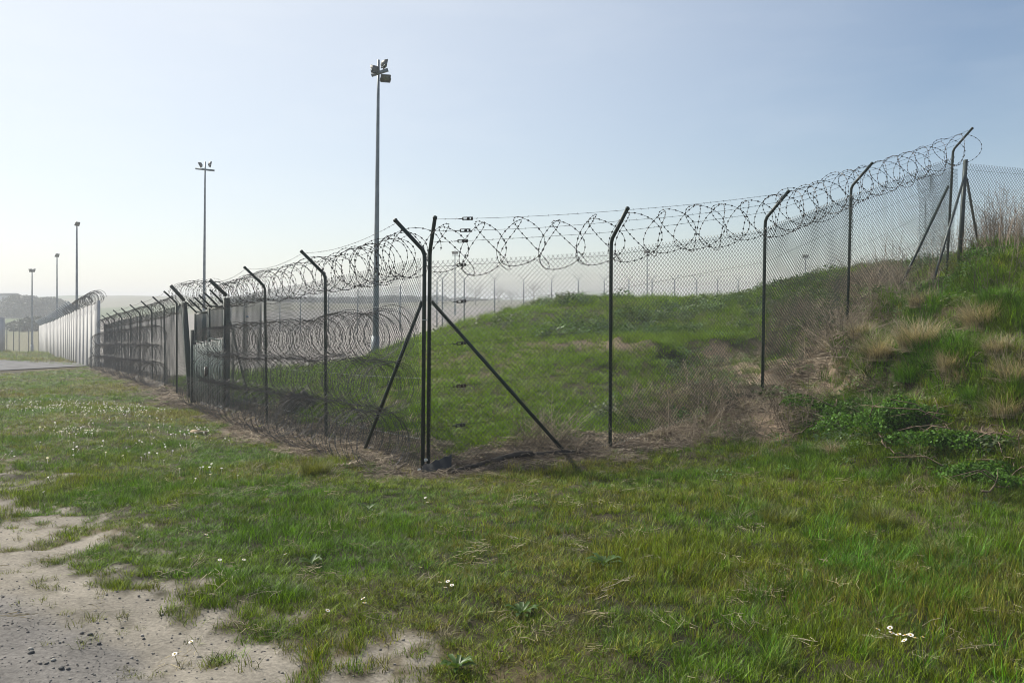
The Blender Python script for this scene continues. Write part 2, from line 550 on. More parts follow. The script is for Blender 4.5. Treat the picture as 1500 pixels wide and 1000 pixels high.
def ground_z(X, Y):
    X = np.asarray(X, float); Y = np.asarray(Y, float)
    z = base_z(X, Y)
    rough = sstep(2.0, 5.0, X - (9.5 - Y) * 0.3) * sstep(18.5, 15.5, Y)
    mound = sstep(12, 16, Y) * sstep(40, 28, Y) * sstep(-8, 0, X)
    z = z + (fbm(X, Y, 0.30, 29, 2) - 0.5) * 0.07 * sstep(14, 9, Y)
    z = z + (fbm(X, Y, 0.7, 21, 3) - 0.5) * (0.035 + 0.30 * rough) * sstep(60, 30, Y)
    z = z + (fbm(X, Y, 1.9, 33, 3) - 0.5) * (0.05 + 0.44 * rough + 0.08 * mound) * sstep(80, 30, Y)
    z = z + 0.20 * rough * sstep(0.25, 0.6, z) * np.sin(6.283 * (z / 0.62 + 1.4 * fbm(X, Y, 2.2, 71, 2)))
    z = z + (fbm(X, Y, 60, 44, 3) - 0.5) * 4.0 * sstep(200, 420, Y)
    return z


def gz(x, y):
    return float(ground_z(np.array([x]), np.array([y]))[0])


def y_on(px, py):
    """distance at which the ground is first seen along the photo pixel"""
    Ys = np.linspace(2.5, 32, 2600)
    zz = ground_z((px - CX) / F * Ys, Ys)
    _, q = proj((px - CX) / F * Ys, Ys, zz)
    return float(Ys[int(np.argmax(q < py))])


SOIL = dict(turf=(0.040, 0.036, 0.020), bare=(0.235, 0.213, 0.178), track=(0.165, 0.155, 0.145), litter=(0.17, 0.135, 0.10), earth=(0.23, 0.175, 0.125),
            gravel=(0.22, 0.205, 0.19), field=(0.085, 0.115, 0.045), field2=(0.17, 0.15, 0.10))


def mixc(a, b, w):
    return a * (1 - w[..., None]) + np.asarray(b) * w[..., None]


def build_ground():
    nu, nv = 440, 540
    us = np.linspace(-1, 1, nu)
    us = np.sign(us) * (0.62 * np.abs(us) + 1.08 * np.abs(us) ** 4)
    vs = np.log(3.0) + (np.log(1606.0) - np.log(3.0)) * np.linspace(0, 1, nv)
    Yg = np.exp(vs) - 6.0
    UU, YY = np.meshgrid(us, Yg)
    XX = UU * (YY + 6.0)
    ZZ = ground_z(XX, YY)
    z = zones(XX, YY, ZZ)
    c = np.broadcast_to(np.asarray(SOIL['turf']), XX.shape + (3,)).copy()
    dry = sstep(0.45, 0.75, fbm(XX, YY, 1.6, 61, 3))
    c = mixc(c, (0.115, 0.09, 0.05), dry * 0.7)
    far = sstep(70, 140, YY)
    fld = sstep(0.4, 0.6, vnoise(XX + 40, YY * 0.5, 90, 5))
    c = mixc(c, SOIL['field'], far)
    c = mixc(c, SOIL['field2'], far * fld * 0.8)
    c = mixc(c, SOIL['gravel'], z['gravel'])
    c = mixc(c, SOIL['bare'], z['bare'])
    c = mixc(c, SOIL['track'], z['track'])
    c = mixc(c, SOIL['earth'], z['earth'])
    c = mixc(c, SOIL['litter'], z['litter'])
    V = np.stack([XX, YY, ZZ], -1).reshape(-1, 3)
    i = (np.arange(nv - 1)[:, None] * nu + np.arange(nu - 1)[None]).ravel()
    Q = np.stack([i, i + 1, i + nu + 1, i + nu], 1)
    mb = MB().add(V, Q)
    o = mb.build('ground', M['ground'], smooth=True)
    a = o.data.attributes.new('soil', 'FLOAT_COLOR', 'POINT')
    a.data.foreach_set('color', np.concatenate([c.reshape(-1, 3), np.ones((len(V), 1))], 1).astype(np.float32).ravel())
    tag(o, 'rolling turf and sandy soil rising to a bank on the right', 'ground', kind='structure')
    return float(ZZ.min()), float(ZZ.max())


ZMIN, ZMAX = build_ground()

# road on the far left
def build_road():
    pts = [(-400, 544, 49.5), (-60, 541, 50.0), (30, 538, 49.5), (116, 536.5, 50.5)]
    half = [8.5, 8.3, 6.6, 2.4]
    c = np.array([up_(*p)[:2] for p in pts])
    t = np.linspace(0, 1, 40)
    xs = np.interp(t, np.linspace(0, 1, 4), c[:, 0]); ys = np.interp(t, np.linspace(0, 1, 4), c[:, 1]); hs = np.interp(t, np.linspace(0, 1, 4), half)
    V = []
    nn = 9
    for k in range(40):
        for s in np.linspace(-1, 1, nn):
            x, y = xs[k] + 0.25 * s * hs[k], ys[k] + s * hs[k] + 0.5 * (vnoise(xs[k], s * 9, 2.0, 4) - 0.5)
            V.append((x, y, gz(x, y) + 0.05))
    i = (np.arange(39)[:, None] * nn + np.arange(nn - 1)[None]).ravel()
    o = MB().add(V, np.stack([i, i + nn, i + nn + 1, i + 1], 1)).build('road', M['asphalt'], smooth=True)
    tag(o, 'grey asphalt road meeting the end of the concrete wall', 'road', kind='structure')


build_road()

# ------------------------------------------------------------------ fences
def post_tube(mb, base, bend, tip, r):
    base, bend, tip = map(lambda a: np.asarray(a, float), (base, bend, tip))
    d1 = (bend - base) / np.linalg.norm(bend - base)
    d2 = (tip - bend) / np.linalg.norm(tip - bend)
    mb.tube([base, bend - d1 * 0.10, bend - d1 * 0.035 + d2 * 0.004, bend + d2 * 0.04, tip], r, 10)


def chain_link(mb, A0, A1, B0, B1, d=0.057, r=0.0024, barbs=True, wob=0.012, out=(0, 0), seed=0):
    """woven diamonds between two uprights: A0/B0 bottom, A1/B1 top"""
    A0, A1, B0, B1 = [np.asarray(a, float) for a in (A0, A1, B0, B1)]
    L = np.linalg.norm((B0 - A0)[:2])
    H = 0.5 * (A1[2] - A0[2] + B1[2] - B0[2])
    nw = max(2, int(round(L / (d / 2))))
    nr = max(2, int(round(H / (d / 2))))
    out = np.array([out[0], out[1], 0.0])
    j = np.arange(nw)[:, None]
    i = np.arange(nr + 1)[None, :]
    s = (j + ((i + j) % 2)) / nw
    h = np.broadcast_to(i / nr, s.shape)
    def at(s, h):
        lo = A0 + (B0 - A0) * s[..., None]
        hi = A1 + (B1 - A1) * s[..., None]
        P = lo + (hi - lo) * h[..., None]
        w = wob * 2 * (fbm(s * L + seed * 9.1, h * H, 0.7, seed, 2) - 0.5)
        P = P + out * w[..., None]
        P[..., 2] += wob * 1.2 * (fbm(s * L + seed * 5.1, h * H, 0.9, seed + 5, 2) - 0.5)
        return P
    P = at(s, h)
    off = np.where((i + j) % 2 == 0, 1, -1)[..., None] * out * 0.002
    P = P + off
    along = (B0 - A0); along[2] = 0; along /= np.linalg.norm(along)
    nrm = np.array([along[1], -along[0], 0])
    rr = r * 1.3
    ring = np.stack([nrm * rr, (-0.5 * nrm + 0.866 * along) * rr, (-0.5 * nrm - 0.866 * along) * rr])
    V = P[:, :, None, :] + ring[None, None]
    b = (np.arange(nw)[:, None, None] * (nr + 1) + np.arange(nr)[None, :, None]) * 3
    k = np.arange(3)[None, None, :]
    k2 = (k + 1) % 3
    Q = np.stack([b + k, b + k2, b + 3 + k2, b + 3 + k], -1).reshape(-1, 4)
    mb.add(V.reshape(-1, 3), Q)
    if barbs:
        top = P[:, -1, :]
        js = np.arange(0, nw)
        for jj in js:
            if (nr + jj) % 2 == 0:
                continue
            p = top[jj]
            for sg in (-1, 1):
                mb.tube([p, p + along * sg * d * 0.22 + np.array([0, 0, d * 0.42])], r * 1.0, 3, caps=False)


def barbed(mb, pts, r=0.0018, step=0.13, sag=0.0, rng=RNG):
    pts = [np.asarray(p, float) for p in pts]
    path = []
    for a, b in zip(pts[:-1], pts[1:]):
        t = np.linspace(0, 1, 14)[:-1]
        q = a + (b - a) * t[:, None]
        q[:, 2] -= sag * 4 * t * (1 - t)
        path.append(q)
    path.append(pts[-1][None])
    P = np.vstack(path)
    mb.tube(P, r, 4, caps=False)
    if step:
        seg = np.linalg.norm(np.diff(P, axis=0), axis=1)
        cum = np.concatenate([[0], np.cumsum(seg)])
        for s in np.arange(step, cum[-1], step):
            c = np.array([np.interp(s, cum, P[:, k]) for k in range(3)])
            for _ in range(2):
                dv = rng.normal(size=3); dv /= np.linalg.norm(dv)
                mb.tube([c - dv * 0.013, c + dv * 0.013], r * 0.9, 3, caps=False)
    return P


def concertina(mb, axis, R, pitch, osc=0.5, m=1, spt=26, r=0.0026, barb=0.09, jit=0.05, rng=RNG, squash=1.0, bsize=1.0):
    axis = np.asarray(axis, float)
    seg = np.linalg.norm(np.diff(axis, axis=0), axis=1)
    cum = np.concatenate([[0], np.cumsum(seg)])
    L = cum[-1]
    turns = L / pitch
    n = int(turns * spt)
    th = np.linspace(0, 2 * math.pi * turns, n)
    # uneven stretch of the coil
    kn = np.linspace(0, L, max(4, int(L / 0.8)))
    kv = np.cumsum(1 + 0.5 * (rng.random(len(kn)) - 0.5)); kv = (kv - kv[0]) / (kv[-1] - kv[0]) * L
    s = np.interp(th / (2 * math.pi) * pitch, kn, kv)
    ph = rng.random() * 6.28
    s = s + pitch * osc * np.cos((m + 0.5) * th + ph)
    ca = np.stack([np.interp(np.clip(s, 0, L), cum, axis[:, k]) for k in range(3)], 1)
    d = np.stack([np.interp(s, 0.5 * (cum[1:] + cum[:-1]), np.diff(axis[:, k]) / seg) for k in range(3)], 1) if len(axis) > 2 else np.broadcast_to((axis[1] - axis[0]) / L, ca.shape)
    ca = ca + d * (s - np.clip(s, 0, L))[:, None]
    d = d / np.linalg.norm(d, axis=1)[:, None]
    upv = np.array([0, 0, 1.0]) - d * d[:, 2:3]
    upv /= np.linalg.norm(upv, axis=1)[:, None]
    side = np.cross(d, upv)
    tn = np.linspace(0, turns, max(4, int(turns * 1.5)))
    Rv = R * (1 + jit * np.interp(th / 6.2832, tn, rng.normal(size=len(tn))))
    dx = jit * R * np.interp(th / 6.2832, tn, rng.normal(size=len(tn)))
    dz = jit * R * np.interp(th / 6.2832, tn, rng.normal(size=len(tn)))
    P = ca + side * (Rv * np.cos(th) + dx)[:, None] + upv * ((Rv * np.sin(th)) * squash + dz)[:, None]
    mb.tube(P, r, 3, ref=d, caps=False)
    if barb:
        sg = np.linalg.norm(np.diff(P, axis=0), axis=1)
        c2 = np.concatenate([[0], np.cumsum(sg)])
        q = np.arange(0.03, c2[-1], barb)
        C = np.stack([np.interp(q, c2, P[:, k]) for k in range(3)], 1)
        Tn = np.stack([np.interp(q, c2, np.gradient(P[:, k], c2)) for k in range(3)], 1)
        Tn /= np.linalg.norm(Tn, axis=1)[:, None] + 1e-9
        w1 = np.cross(Tn, rng.normal(size=C.shape)); w1 /= np.linalg.norm(w1, axis=1)[:, None] + 1e-9
        w2 = np.cross(Tn, w1)
        for w in (w1, w2):
            V = np.stack([C - Tn * 0.017 * bsize, C + w * 0.0105 * bsize, C + Tn * 0.017 * bsize, C - w * 0.0105 * bsize], 1)
            mb.add(V.reshape(-1, 3), np.arange(len(C) * 4).reshape(-1, 4))
    return P


def normals(line):
    t = np.gradient(line, axis=0)
    t /= np.linalg.norm(t, axis=1)[:, None]
    return t


# --- right-hand fence, up the bank
R_BASE = [up_(*b, y) for b, _, y in R_POST]
R_BEND = [up_(*b, y) for _, b, y in R_POST]
_t = normals(R_LINE); R_OUT = np.stack([_t[:, 1], -_t[:, 0]], 1)
R_TIP = [b + np.array([o[0] * 0.36, o[1] * 0.36, 0.355]) for b, o in zip(R_BEND, R_OUT)]
fr = thing('chain_link_fence', R_BASE[0], 'dark green chain link fence climbing the grassy bank to the right', 'fence')
for k in range(5):
    mb = MB()
    b = R_BASE[k].copy(); b[2] -= 0.35
    post_tube(mb, b, R_BEND[k], R_TIP[k], 0.0225 if k == 0 else 0.0225)
    p = mb.build('post', M['post'], fr, smooth=True)
    cb = MB(); dv = (R_TIP[k] - R_BEND[k]) / np.linalg.norm(R_TIP[k] - R_BEND[k])
    cb.tube([R_TIP[k] - dv * 0.012, R_TIP[k] + dv * 0.006, R_TIP[k] + dv * 0.016], [0.026, 0.026, 0.015], 10)
    cb.build('post_cap', M['post'], p, smooth=True)
R_TOP = [b - np.array([0, 0, 0.14]) for b in R_BEND]
for k in range(4):
    mb = MB()
    lo0 = R_BASE[k] + np.array([0, 0, 0.02]); lo1 = R_BASE[k + 1] + np.array([0, 0, 0.02])
    o2 = 0.5 * (R_OUT[k] + R_OUT[k + 1])
    sh = np.array([o2[0] * 0.036, o2[1] * 0.036, 0])
    chain_link(mb, lo0 + sh, R_TOP[k] + sh, lo1 + sh, R_TOP[k + 1] + sh, (0.058, 0.058, 0.062, 0.074)[k], 0.0026, True, 0.03, o2, seed=k + 1)
    tag(mb.build('chain_link_mesh', M['mesh'], fr), kind='stuff')
# diagonal braces
mb = MB(); mb.tube([up_(632, 441, 9.84), up_(829, 664, 9.97)], 0.021, 8); mb.build('brace', M['post'], fr, smooth=True)
mb = MB(); mb.tube([up_(1389, 273, 16.15), up_(1311, 437, 14.95)], 0.026, 8); mb.build('brace', M['post'], fr, smooth=True)
# three barbed wires along the arms, line wires through the mesh, each with its tensioner
def arm_pt(k, f):
    return R_BEND[k] + (R_TIP[k] - R_BEND[k]) * f
def tensioner(parent, c, d, mat, L=0.10, h=0.034):
    d = np.asarray(d, float) / np.linalg.norm(d)
    u = np.array([0, 0, 1.0]); s = np.cross(d, u); s /= np.linalg.norm(s); u = np.cross(s, d)
    mb = MB()
    mb.box(c + u * h * 0.42, (L, 0.02, h * 0.22), (d, s, u)); mb.box(c - u * h * 0.42, (L, 0.02, h * 0.22), (d, s, u))
    mb.box(c + d * L * 0.5, (0.018, 0.028, h), (d, s, u)); mb.box(c - d * L * 0.5, (0.012, 0.022, h * 0.8), (d, s, u))
    mb.tube([c + d * 0.01 - s * 0.02, c + d * 0.01 + s * 0.02], h * 0.42, 8)
    mb.tube([c - d * (L * 0.5), c - d * (L * 0.5 + 0.05)], 0.005, 5)
    return mb.build('tensioner', mat, parent)
for f, sg in ((0.95, 0.02), (0.62, 0.03), (0.28, 0.01)):
    mb = MB()
    P = barbed(mb, [arm_pt(k, f) for k in range(5)], 0.0019, 0.12, sg)
    w = mb.build('barbed_wire', M['wire'], fr)
    tensioner(w, P[2] + (P[3] - P[2]) * 0.1, P[3] - P[2], M['wire'], 0.105, 0.036)
for hgt, rust in ((2.32, 0), (1.9, 0), (1.42, 0), (0.93, 1), (0.48, 0)):
    mb = MB()
    pts = [R_BASE[k] + (R_BEND[k] - R_BASE[k]) * (hgt / 2.5) + np.array([R_OUT[k][0], R_OUT[k][1], 0]) * 0.028 for k in range(5)]
    P = barbed(mb, pts, 0.0019, 0, 0.0)
    w = mb.build('line_wire', M['wire'], fr)
    tensioner(w, P[2] + (P[3] - P[2]) * 0.2 * random.random() - np.array([0, 0.03, 0]), P[3] - P[2], M['rust'] if rust else M['wire'], 0.095, 0.034)
# razor coil along its top
mb = MB()
ax = []
for k in range(5):
    c = R_BEND[k] + np.array([R_OUT[k][0] * 0.13, R_OUT[k][1] * 0.13, 0.02])
    if k:
        for f in (0.25, 0.5, 0.75):
            q = prev + (c - prev) * f; q[2] -= 0.02 * (0.5 if f != 0.5 else 1); ax.append(q)
    ax.append(c); prev = c
ax[-1] = ax[-1] + np.array([0.15, 0.05, 0.02])
concertina(mb, ax, 0.285, 0.265, 0.62, 1, 40, 0.0031, 0.085, 0.06, bsize=1.2)
tag(mb.build('razor_wire_coil', M['razor'], at=ax[0]), 'barbed razor wire spiral stretched along the top of the right fence up the bank', 'razor wire')

# --- left-hand fence, corner to gate
L_BASE = [up_(*b, y) for b, _, y in L_POST]
L_BENDP = [up_(*b, y) for _, b, y in L_POST]
ldir = (L_LINE[8] - L_LINE[0]) / np.linalg.norm(L_LINE[8] - L_LINE[0])
LOUT = np.array([-ldir[1], ldir[0]])
LO3 = np.array([LOUT[0], LOUT[1], 0])
fl = thing('chain_link_fence', L_BASE[0], 'dark green chain link fence between the corner post and the metal gate', 'fence')
L_TIP = [b + LO3 * 0.36 + np.array([0, 0, 0.345]) for b in L_BENDP]
for k in range(3):
    mb = MB(); b = L_BASE[k].copy(); b[2] -= 0.35
    post_tube(mb, b, L_BENDP[k], L_TIP[k], 0.0225 if k == 0 else 0.0235)
    p = mb.build('post', M['post'], fl, smooth=True)
    cb = MB(); dv = (L_TIP[k] - L_BENDP[k]) / np.linalg.norm(L_TIP[k] - L_BENDP[k])
    cb.tube([L_TIP[k] - dv * 0.012, L_TIP[k] + dv * 0.006, L_TIP[k] + dv * 0.016], [0.026, 0.026, 0.015], 10)
    cb.build('post_cap', M['post'], p, smooth=True)
for k in range(3):
    mb = MB()
    A0 = L_BASE[k] + LO3 * 0.04 + np.array([0, 0, 0.02]); B0 = L_BASE[k + 1] + LO3 * 0.04 + np.array([0, 0, 0.02])
    A1 = L_BENDP[k] + LO3 * 0.04 - np.array([0, 0, 0.10]); B1 = L_BENDP[k + 1] + LO3 * 0.04 - np.array([0, 0, 0.09])
    chain_link(mb, A0, A1, B0, B1, 0.062 if k < 2 else 0.07, 0.0019, True, 0.03, LOUT, seed=k + 11)
    tag(mb.build('chain_link_mesh', M['mesh'], fl), kind='stuff')
mb = MB(); mb.tube([up_(618, 442, 9.82), up_(531, 667, 10.9)], 0.022, 8); mb.build('brace', M['post'], fl, smooth=True)
mb = MB(); mb.tube([up_(337, 470, 18.9), up_(362, 575, 18.0)], 0.022, 8); mb.build('brace', M['post'], fl, smooth=True)
for f in (0.93, 0.55):
    mb = MB(); barbed(mb, [L_BENDP[k] + (L_TIP[k] - L_BENDP[k]) * f for k in range(4)], 0.0019, 0.12, 0.09)
    mb.build('barbed_wire', M['wire'], fl)
for hgt in (1.95, 1.05, 0.35):
    mb = MB(); barbed(mb, [L_BASE[k] + (L_BENDP[k] - L_BASE[k]) * (hgt / 2.5) - LO3 * 0.03 for k in range(4)], 0.0022, 0, 0.01)
    mb.build('line_wire', M['galv_pale'], fl)
mb = MB(); mb.tube([L_BASE[0] + [0, -0.04, 1.72], R_BASE[0] + [0, -0.045, 1.72]], 0.006, 6)
mb.build('post_tie', M['galv_pale'], fl)

# --- gate
G0, G1 = L_BASE[3], up_(285, 594, 22.9)
gdir = (G1 - G0); gl = np.linalg.norm(gdir[:2]); gd = np.array([gdir[0] / gl, gdir[1] / gl, 0]); go = np.array([-gd[1], gd[0], 0])
UP = np.array([0, 0, 1.0])
gt = thing('double_gate', G0, 'green double gate with solid lower sheets and padlock, topped by slanted arms', 'gate')
gax = (gd, go, UP)
gzb = lambda t: G0[2] + (G1[2] - G0[2]) * t
mb = MB(); c = G0.copy(); c[2] += 1.25
mb.box(c + UP * -0.15, (0.13, 0.13, 2.9), gax); mb.build('gate_post', M['post'], gt)
mb = MB(); mb.box(np.array([G1[0], G1[1], G1[2] + 0.93]) + gd * 0.06 + go * 0.03, (0.12, 0.12, 2.2), gax); mb.build('gate_post', M['post'], gt)
LSX = np.array([up_(270, 440, 24.4), up_(281, 590, 24.2)])
mb = MB(); mb.box(0.5 * (LSX[0] + LSX[1]) - UP * 0.2, (0.16, 0.14, 3.2), (gd, go, (LSX[0] - LSX[1]) / np.linalg.norm(LSX[0] - LSX[1]))); gp = mb.build('gate_post', M['post'], gt)
tag(gp, label='heavy leaning gate post with long outward arm')
mb = MB(); mb.tube([LSX[0], up_(250, 418, 24.2)], 0.05, 8); mb.build('arm', M['post'], gp)
mb = MB(); mb.tube([L_BENDP[3], L_TIP[3]], 0.042, 8); mb.build('arm', M['post'], gt)
for leaf in range(2):
    t0, t1 = (0.02, 0.49) if leaf == 0 else (0.51, 0.98)
    a = G0 + gdir * t0; b = G0 + gdir * t1
    w = np.linalg.norm((b - a)[:2])
    mid = 0.5 * (a + b)
    fm = MB()
    for q in (a + gd * 0.03, b - gd * 0.03):
        fm.box(q + UP * 1.28, (0.06, 0.05, 2.36), gax)
    for hz in (0.12, 1.66, 2.44):
        fm.box(mid + UP * hz, (w - 0.123, 0.046, 0.05), gax)
    lf = fm.build('leaf_frame', M['post'], gt)
    n = 14
    for i in range(n):
        q = a + (b - a) * ((i + 0.5) / n)
        sb = MB(); sb.box(q + UP * 0.89 + go * (0.034 + 0.006 * (i % 2)), (w / n * 1.0, 0.004, 1.48), gax)
        sb.build('sheet_rib', M['gate'], lf)
    bars = MB()
    for i in range(20):
        q = a + (b - a) * ((i + 0.5) / 20)
        bars.tube([q + UP * 1.69, q + UP * 2.42], 0.008, 5)
    tag(bars.build('upper_bars', M['gate'], lf), kind='stuff')
    for i in range(3):
        q = a + (b - a) * ((i + 0.35) / 2.8) + UP * 2.46
        am = MB(); am.tube([q, q + go * 0.30 + UP * 0.30 - gd * 0.02], 0.022, 6); am.build('arm', M['post'], lf)
mid = G0 + gdir * 0.5
mb = MB(); mb.box(mid + UP * 0.92 + go * 0.065, (0.16, 0.05, 0.22), gax); mb.box(mid + UP * 0.85 + go * 0.09 - gd * 0.02, (0.06, 0.03, 0.10), gax)
lk = mb.build('lock_case', M['rust'], gt)
mb = MB(); mb.box(mid + UP * 0.98 + go * 0.096, (0.10, 0.012, 0.08), gax); mb.build('lock_plate', M['galv_pale'], lk)

# --- left-hand fence beyond the gate
LF_BEND = [up_(*b, y) for b, y in zip(L_BEND, L_FARY)]
ff = thing('chain_link_fence', LF_BEND[0] - UP * 2.5, 'long dark green chain link fence running from the gate to the concrete wall', 'fence')
for k, b in enumerate(LF_BEND):
    mb = MB(); post_tube(mb, b - UP * 2.9 + np.array([0.02 * k % 0.05, 0, 0]), b, b + LO3 * 0.36 + UP * 0.345, 0.027)
    mb.build('post', M['post'], ff, smooth=True)
for k in range(len(LF_BEND) - 1):
    mb = MB()
    A1, B1 = LF_BEND[k] - UP * 0.1 + LO3 * 0.04, LF_BEND[k + 1] - UP * 0.1 + LO3 * 0.04
    chain_link(mb, A1 - UP * 2.38, A1, B1 - UP * 2.38, B1, 0.11, 0.0024, False, 0.02, LOUT, seed=k + 31)
    tag(mb.build('chain_link_mesh', M['mesh'], ff), kind='stuff')
mb = MB()
chain_link(mb, LSX[1] - UP * 0.3, LSX[0] - UP * 0.05, LF_BEND[0] - UP * 2.48, LF_BEND[0] - UP * 0.1, 0.09, 0.0026, False, 0.02, LOUT, seed=30)
tag(mb.build('chain_link_mesh', M['mesh'], ff), kind='stuff')
for f in (0.93, 0.5):
    mb = MB(); barbed(mb, [b + (LO3 * 0.36 + UP * 0.345) * f for b in LF_BEND], 0.0024, 0.25, 0.05)
    mb.build('barbed_wire', M['wire'], ff)

# --- razor coils on the left-hand fences
def coil_line(px0, px1, dist_out, h, n=14, wave=0.03, seed=0):
    """points along the left fence line between two photo columns, offset outwards and h above the ground"""
    rng = np.random.default_rng(seed)
    fpx = [(L_LINE[0] + (L_LINE[-1] - L_LINE[0]) * t) for t in np.linspace(0, 1, 400)]
    d = np.concatenate([[0], np.cumsum(np.linalg.norm(np.diff(L_LINE, axis=0), axis=1))])
    t = np.linspace(0, d[-1], 600)
    xs = np.interp(t, d, L_LINE[:, 0]); ys = np.interp(t, d, L_LINE[:, 1])
    pp = CX + F * xs / ys
    t0 = np.interp(-px0, -pp, t); t1 = np.interp(-px1, -pp, t)
    q = np.linspace(t0, t1, n)
    X = np.interp(q, d, L_LINE[:, 0]) + LOUT[0] * dist_out; Y = np.interp(q, d, L_LINE[:, 1]) + LOUT[1] * dist_out
    Z = fence_ground(np.interp(q, d, L_LINE[:, 1])) + h + wave * rng.normal(size=n)
    return np.stack([X, Y, Z], 1)


_fgY = np.array([b[1] for b in L_BASE] + [b[1] for b in LF_BEND]); _fgZ = np.array([b[2] for b in L_BASE] + [b[2] - 2.5 for b in LF_BEND])
fence_ground = lambda y: np.interp(y, _fgY, _fgZ)
mb = MB()
ax = [L_BENDP[0] + LO3 * 0.12]
for k in range(3):
    for f in (0.33, 0.66, 1.0):
        ax.append(L_BENDP[k] + (L_BENDP[k + 1] - L_BENDP[k]) * f + LO3 * 0.12 - UP * 0.03 * (f < 0.9))
concertina(mb, ax, 0.262, 0.19, 0.75, 1, 36, 0.0031, 0.085, 0.07, bsize=1.1)
tag(mb.build('razor_wire_coil', M['razor'], at=ax[0]), 'barbed razor wire spiral along the top of the fence between corner and gate', 'razor wire')
mb = MB()
ax = [LSX[0] + LO3 * 0.1 - UP * 0.1] + [b + LO3 * 0.1 - UP * 0.08 for b in LF_BEND]
concertina(mb, ax, 0.27, 0.19, 0.45, 1, 20, 0.0034, 0.13, 0.06, bsize=1.1)
tag(mb.build('razor_wire_coil', M['razor'], at=ax[0]), 'barbed razor wire spiral topping the fence beyond the gate', 'razor wire')
gax_pts = [L_BENDP[3] + UP * 0.0 + LO3 * 0.15, 0.5 * (L_BENDP[3] + LSX[0]) + LO3 * 0.18 + UP * 0.12, LSX[0] + LO3 * 0.15 + UP * 0.15]
mb = MB(); concertina(mb, gax_pts, 0.30, 0.22, 0.45, 1, 24, 0.0028, 0.1, 0.08)
tag(mb.build('razor_wire_coil', M['razor'], at=gax_pts[0]), 'loose barbed razor wire spiral above the double gate', 'razor wire')
rows = [(0.36, 0.36, 0.345, 'on the ground at the foot of'), (0.24, 0.97, 0.29, 'in the middle row on'), (0.22, 1.57, 0.30, 'in the upper row on')]
for i, (do, h, R, wh) in enumerate(rows):
    mb = MB()
    ax = coil_line(610 - 5 * i, 316 if i else 304, do, h, 16, 0.025, 40 + i)
    concertina(mb, ax, R, 0.105, 0.33, 1, 30, 0.0033, 0.11, 0.06, bsize=0.8)
    tag(mb.build('razor_wire_coil', M['razor_grey'], at=ax[0]), f'dense razor coil {wh} the near left fence', 'razor wire')
    mb = MB()
    ax = coil_line(248 + 8 * (i == 0), 138, do + 0.15, h + 0.02, 26, 0.03, 50 + i)
    concertina(mb, ax, R * 1.06, 0.14, 0.33, 1, 20, 0.0034, 0.16, 0.06, bsize=0.8)
    tag(mb.build('razor_wire_coil', M['razor_grey'], at=ax[0]), f'dense razor coil {wh} the fence beyond the gate', 'razor wire')

# --- older fence meeting the top of the bank
P5 = up_(1404, 388, 16.05); P5T = up_(1414, 236, 16.05)
fb = thing('chain_link_fence', P5, 'older grey chain link fence starting at the braced post on top of the bank', 'fence')
mb = MB(); mb.box(0.5 * (P5 + P5T) - UP * 0.15, (0.06, 0.06, 2.3), (np.array([1, 0, 0.06]), np.array([0, 1, 0]), np.array([0.06, 0, 1]))); mb.build('post', M['mesh_old'], fb)
for a, b in ((up_(1413.5, 256, 16.0), up_(1365, 420, 14.9)), (up_(1416, 262, 16.1), up_(1432, 352, 16.6))):
    mb = MB(); mb.tube([a, b], 0.024, 6); mb.build('brace', M['mesh_old'], fb)
ends = [(up_(1414, 241, 16.08), up_(1404, 384, 16.08)), (up_(1515, 250, 16.8), up_(1515, 372, 16.8)), (up_(1640, 250, 18.2), up_(1640, 372, 18.2))]
for a, b in zip(ends[:-1], ends[1:]):
    mb = MB(); chain_link(mb, a[1], a[0], b[1], b[0], 0.075, 0.0027, True, 0.03, (0, -1), seed=77)
    tag(mb.build('chain_link_mesh', M['mesh_old'], fb), kind='stuff')
mb = MB(); chain_link(mb, up_(1398, 392, 16.2), up_(1402, 248, 16.2), up_(1345, 405, 19.0), up_(1345, 258, 19.0), 0.08, 0.0021, False, 0.06, (0.5, -0.8), seed=78)
tag(mb.build('chain_link_mesh', M['mesh_old'], fb), kind='stuff')
for f in (0.05, 0.38, 0.7):
    mb = MB(); barbed(mb, [e[0] + (e[1] - e[0]) * f for e in ends], 0.002, 0, 0.01); mb.build('line_wire', M['wire'], fb)
for e in ends[1:]:
    mb = MB(); mb.tube([e[1] - UP * 0.3, e[0] + UP * 0.05], 0.03, 8); mb.build('post', M['mesh_old'], fb)

# --- hazy perimeter fence behind the mound
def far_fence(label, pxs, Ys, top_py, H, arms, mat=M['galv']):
    pts = [up_(x, t, y) for x, t, y in zip(pxs, top_py, Ys)]
    t = thing('perimeter_fence', pts[0] - UP * H, label, 'fence')
    for p in pts:
        mb = MB(); mb.tube([p - UP * (H + 0.6), p], 0.055, 6)
        for s in arms:
            mb.tube([p, p + np.array([s * 0.42, -0.1, 0.45])], 0.024, 5)
        mb.build('post', mat, t)
    for a, b in zip(pts[:-1], pts[1:]):
        mb = MB(); chain_link(mb, a - UP * H, a - UP * 0.05, b - UP * H, b - UP * 0.05, 0.16, 0.0034, False, 0.01, (0, -1), seed=3)
        tag(mb.build('chain_link_mesh', mat, t), kind='stuff')
    mb = MB(); barbed(mb, [p + UP * 0.4 for p in pts], 0.006, 0, 0.03); mb.build('barbed_wire', mat, t)


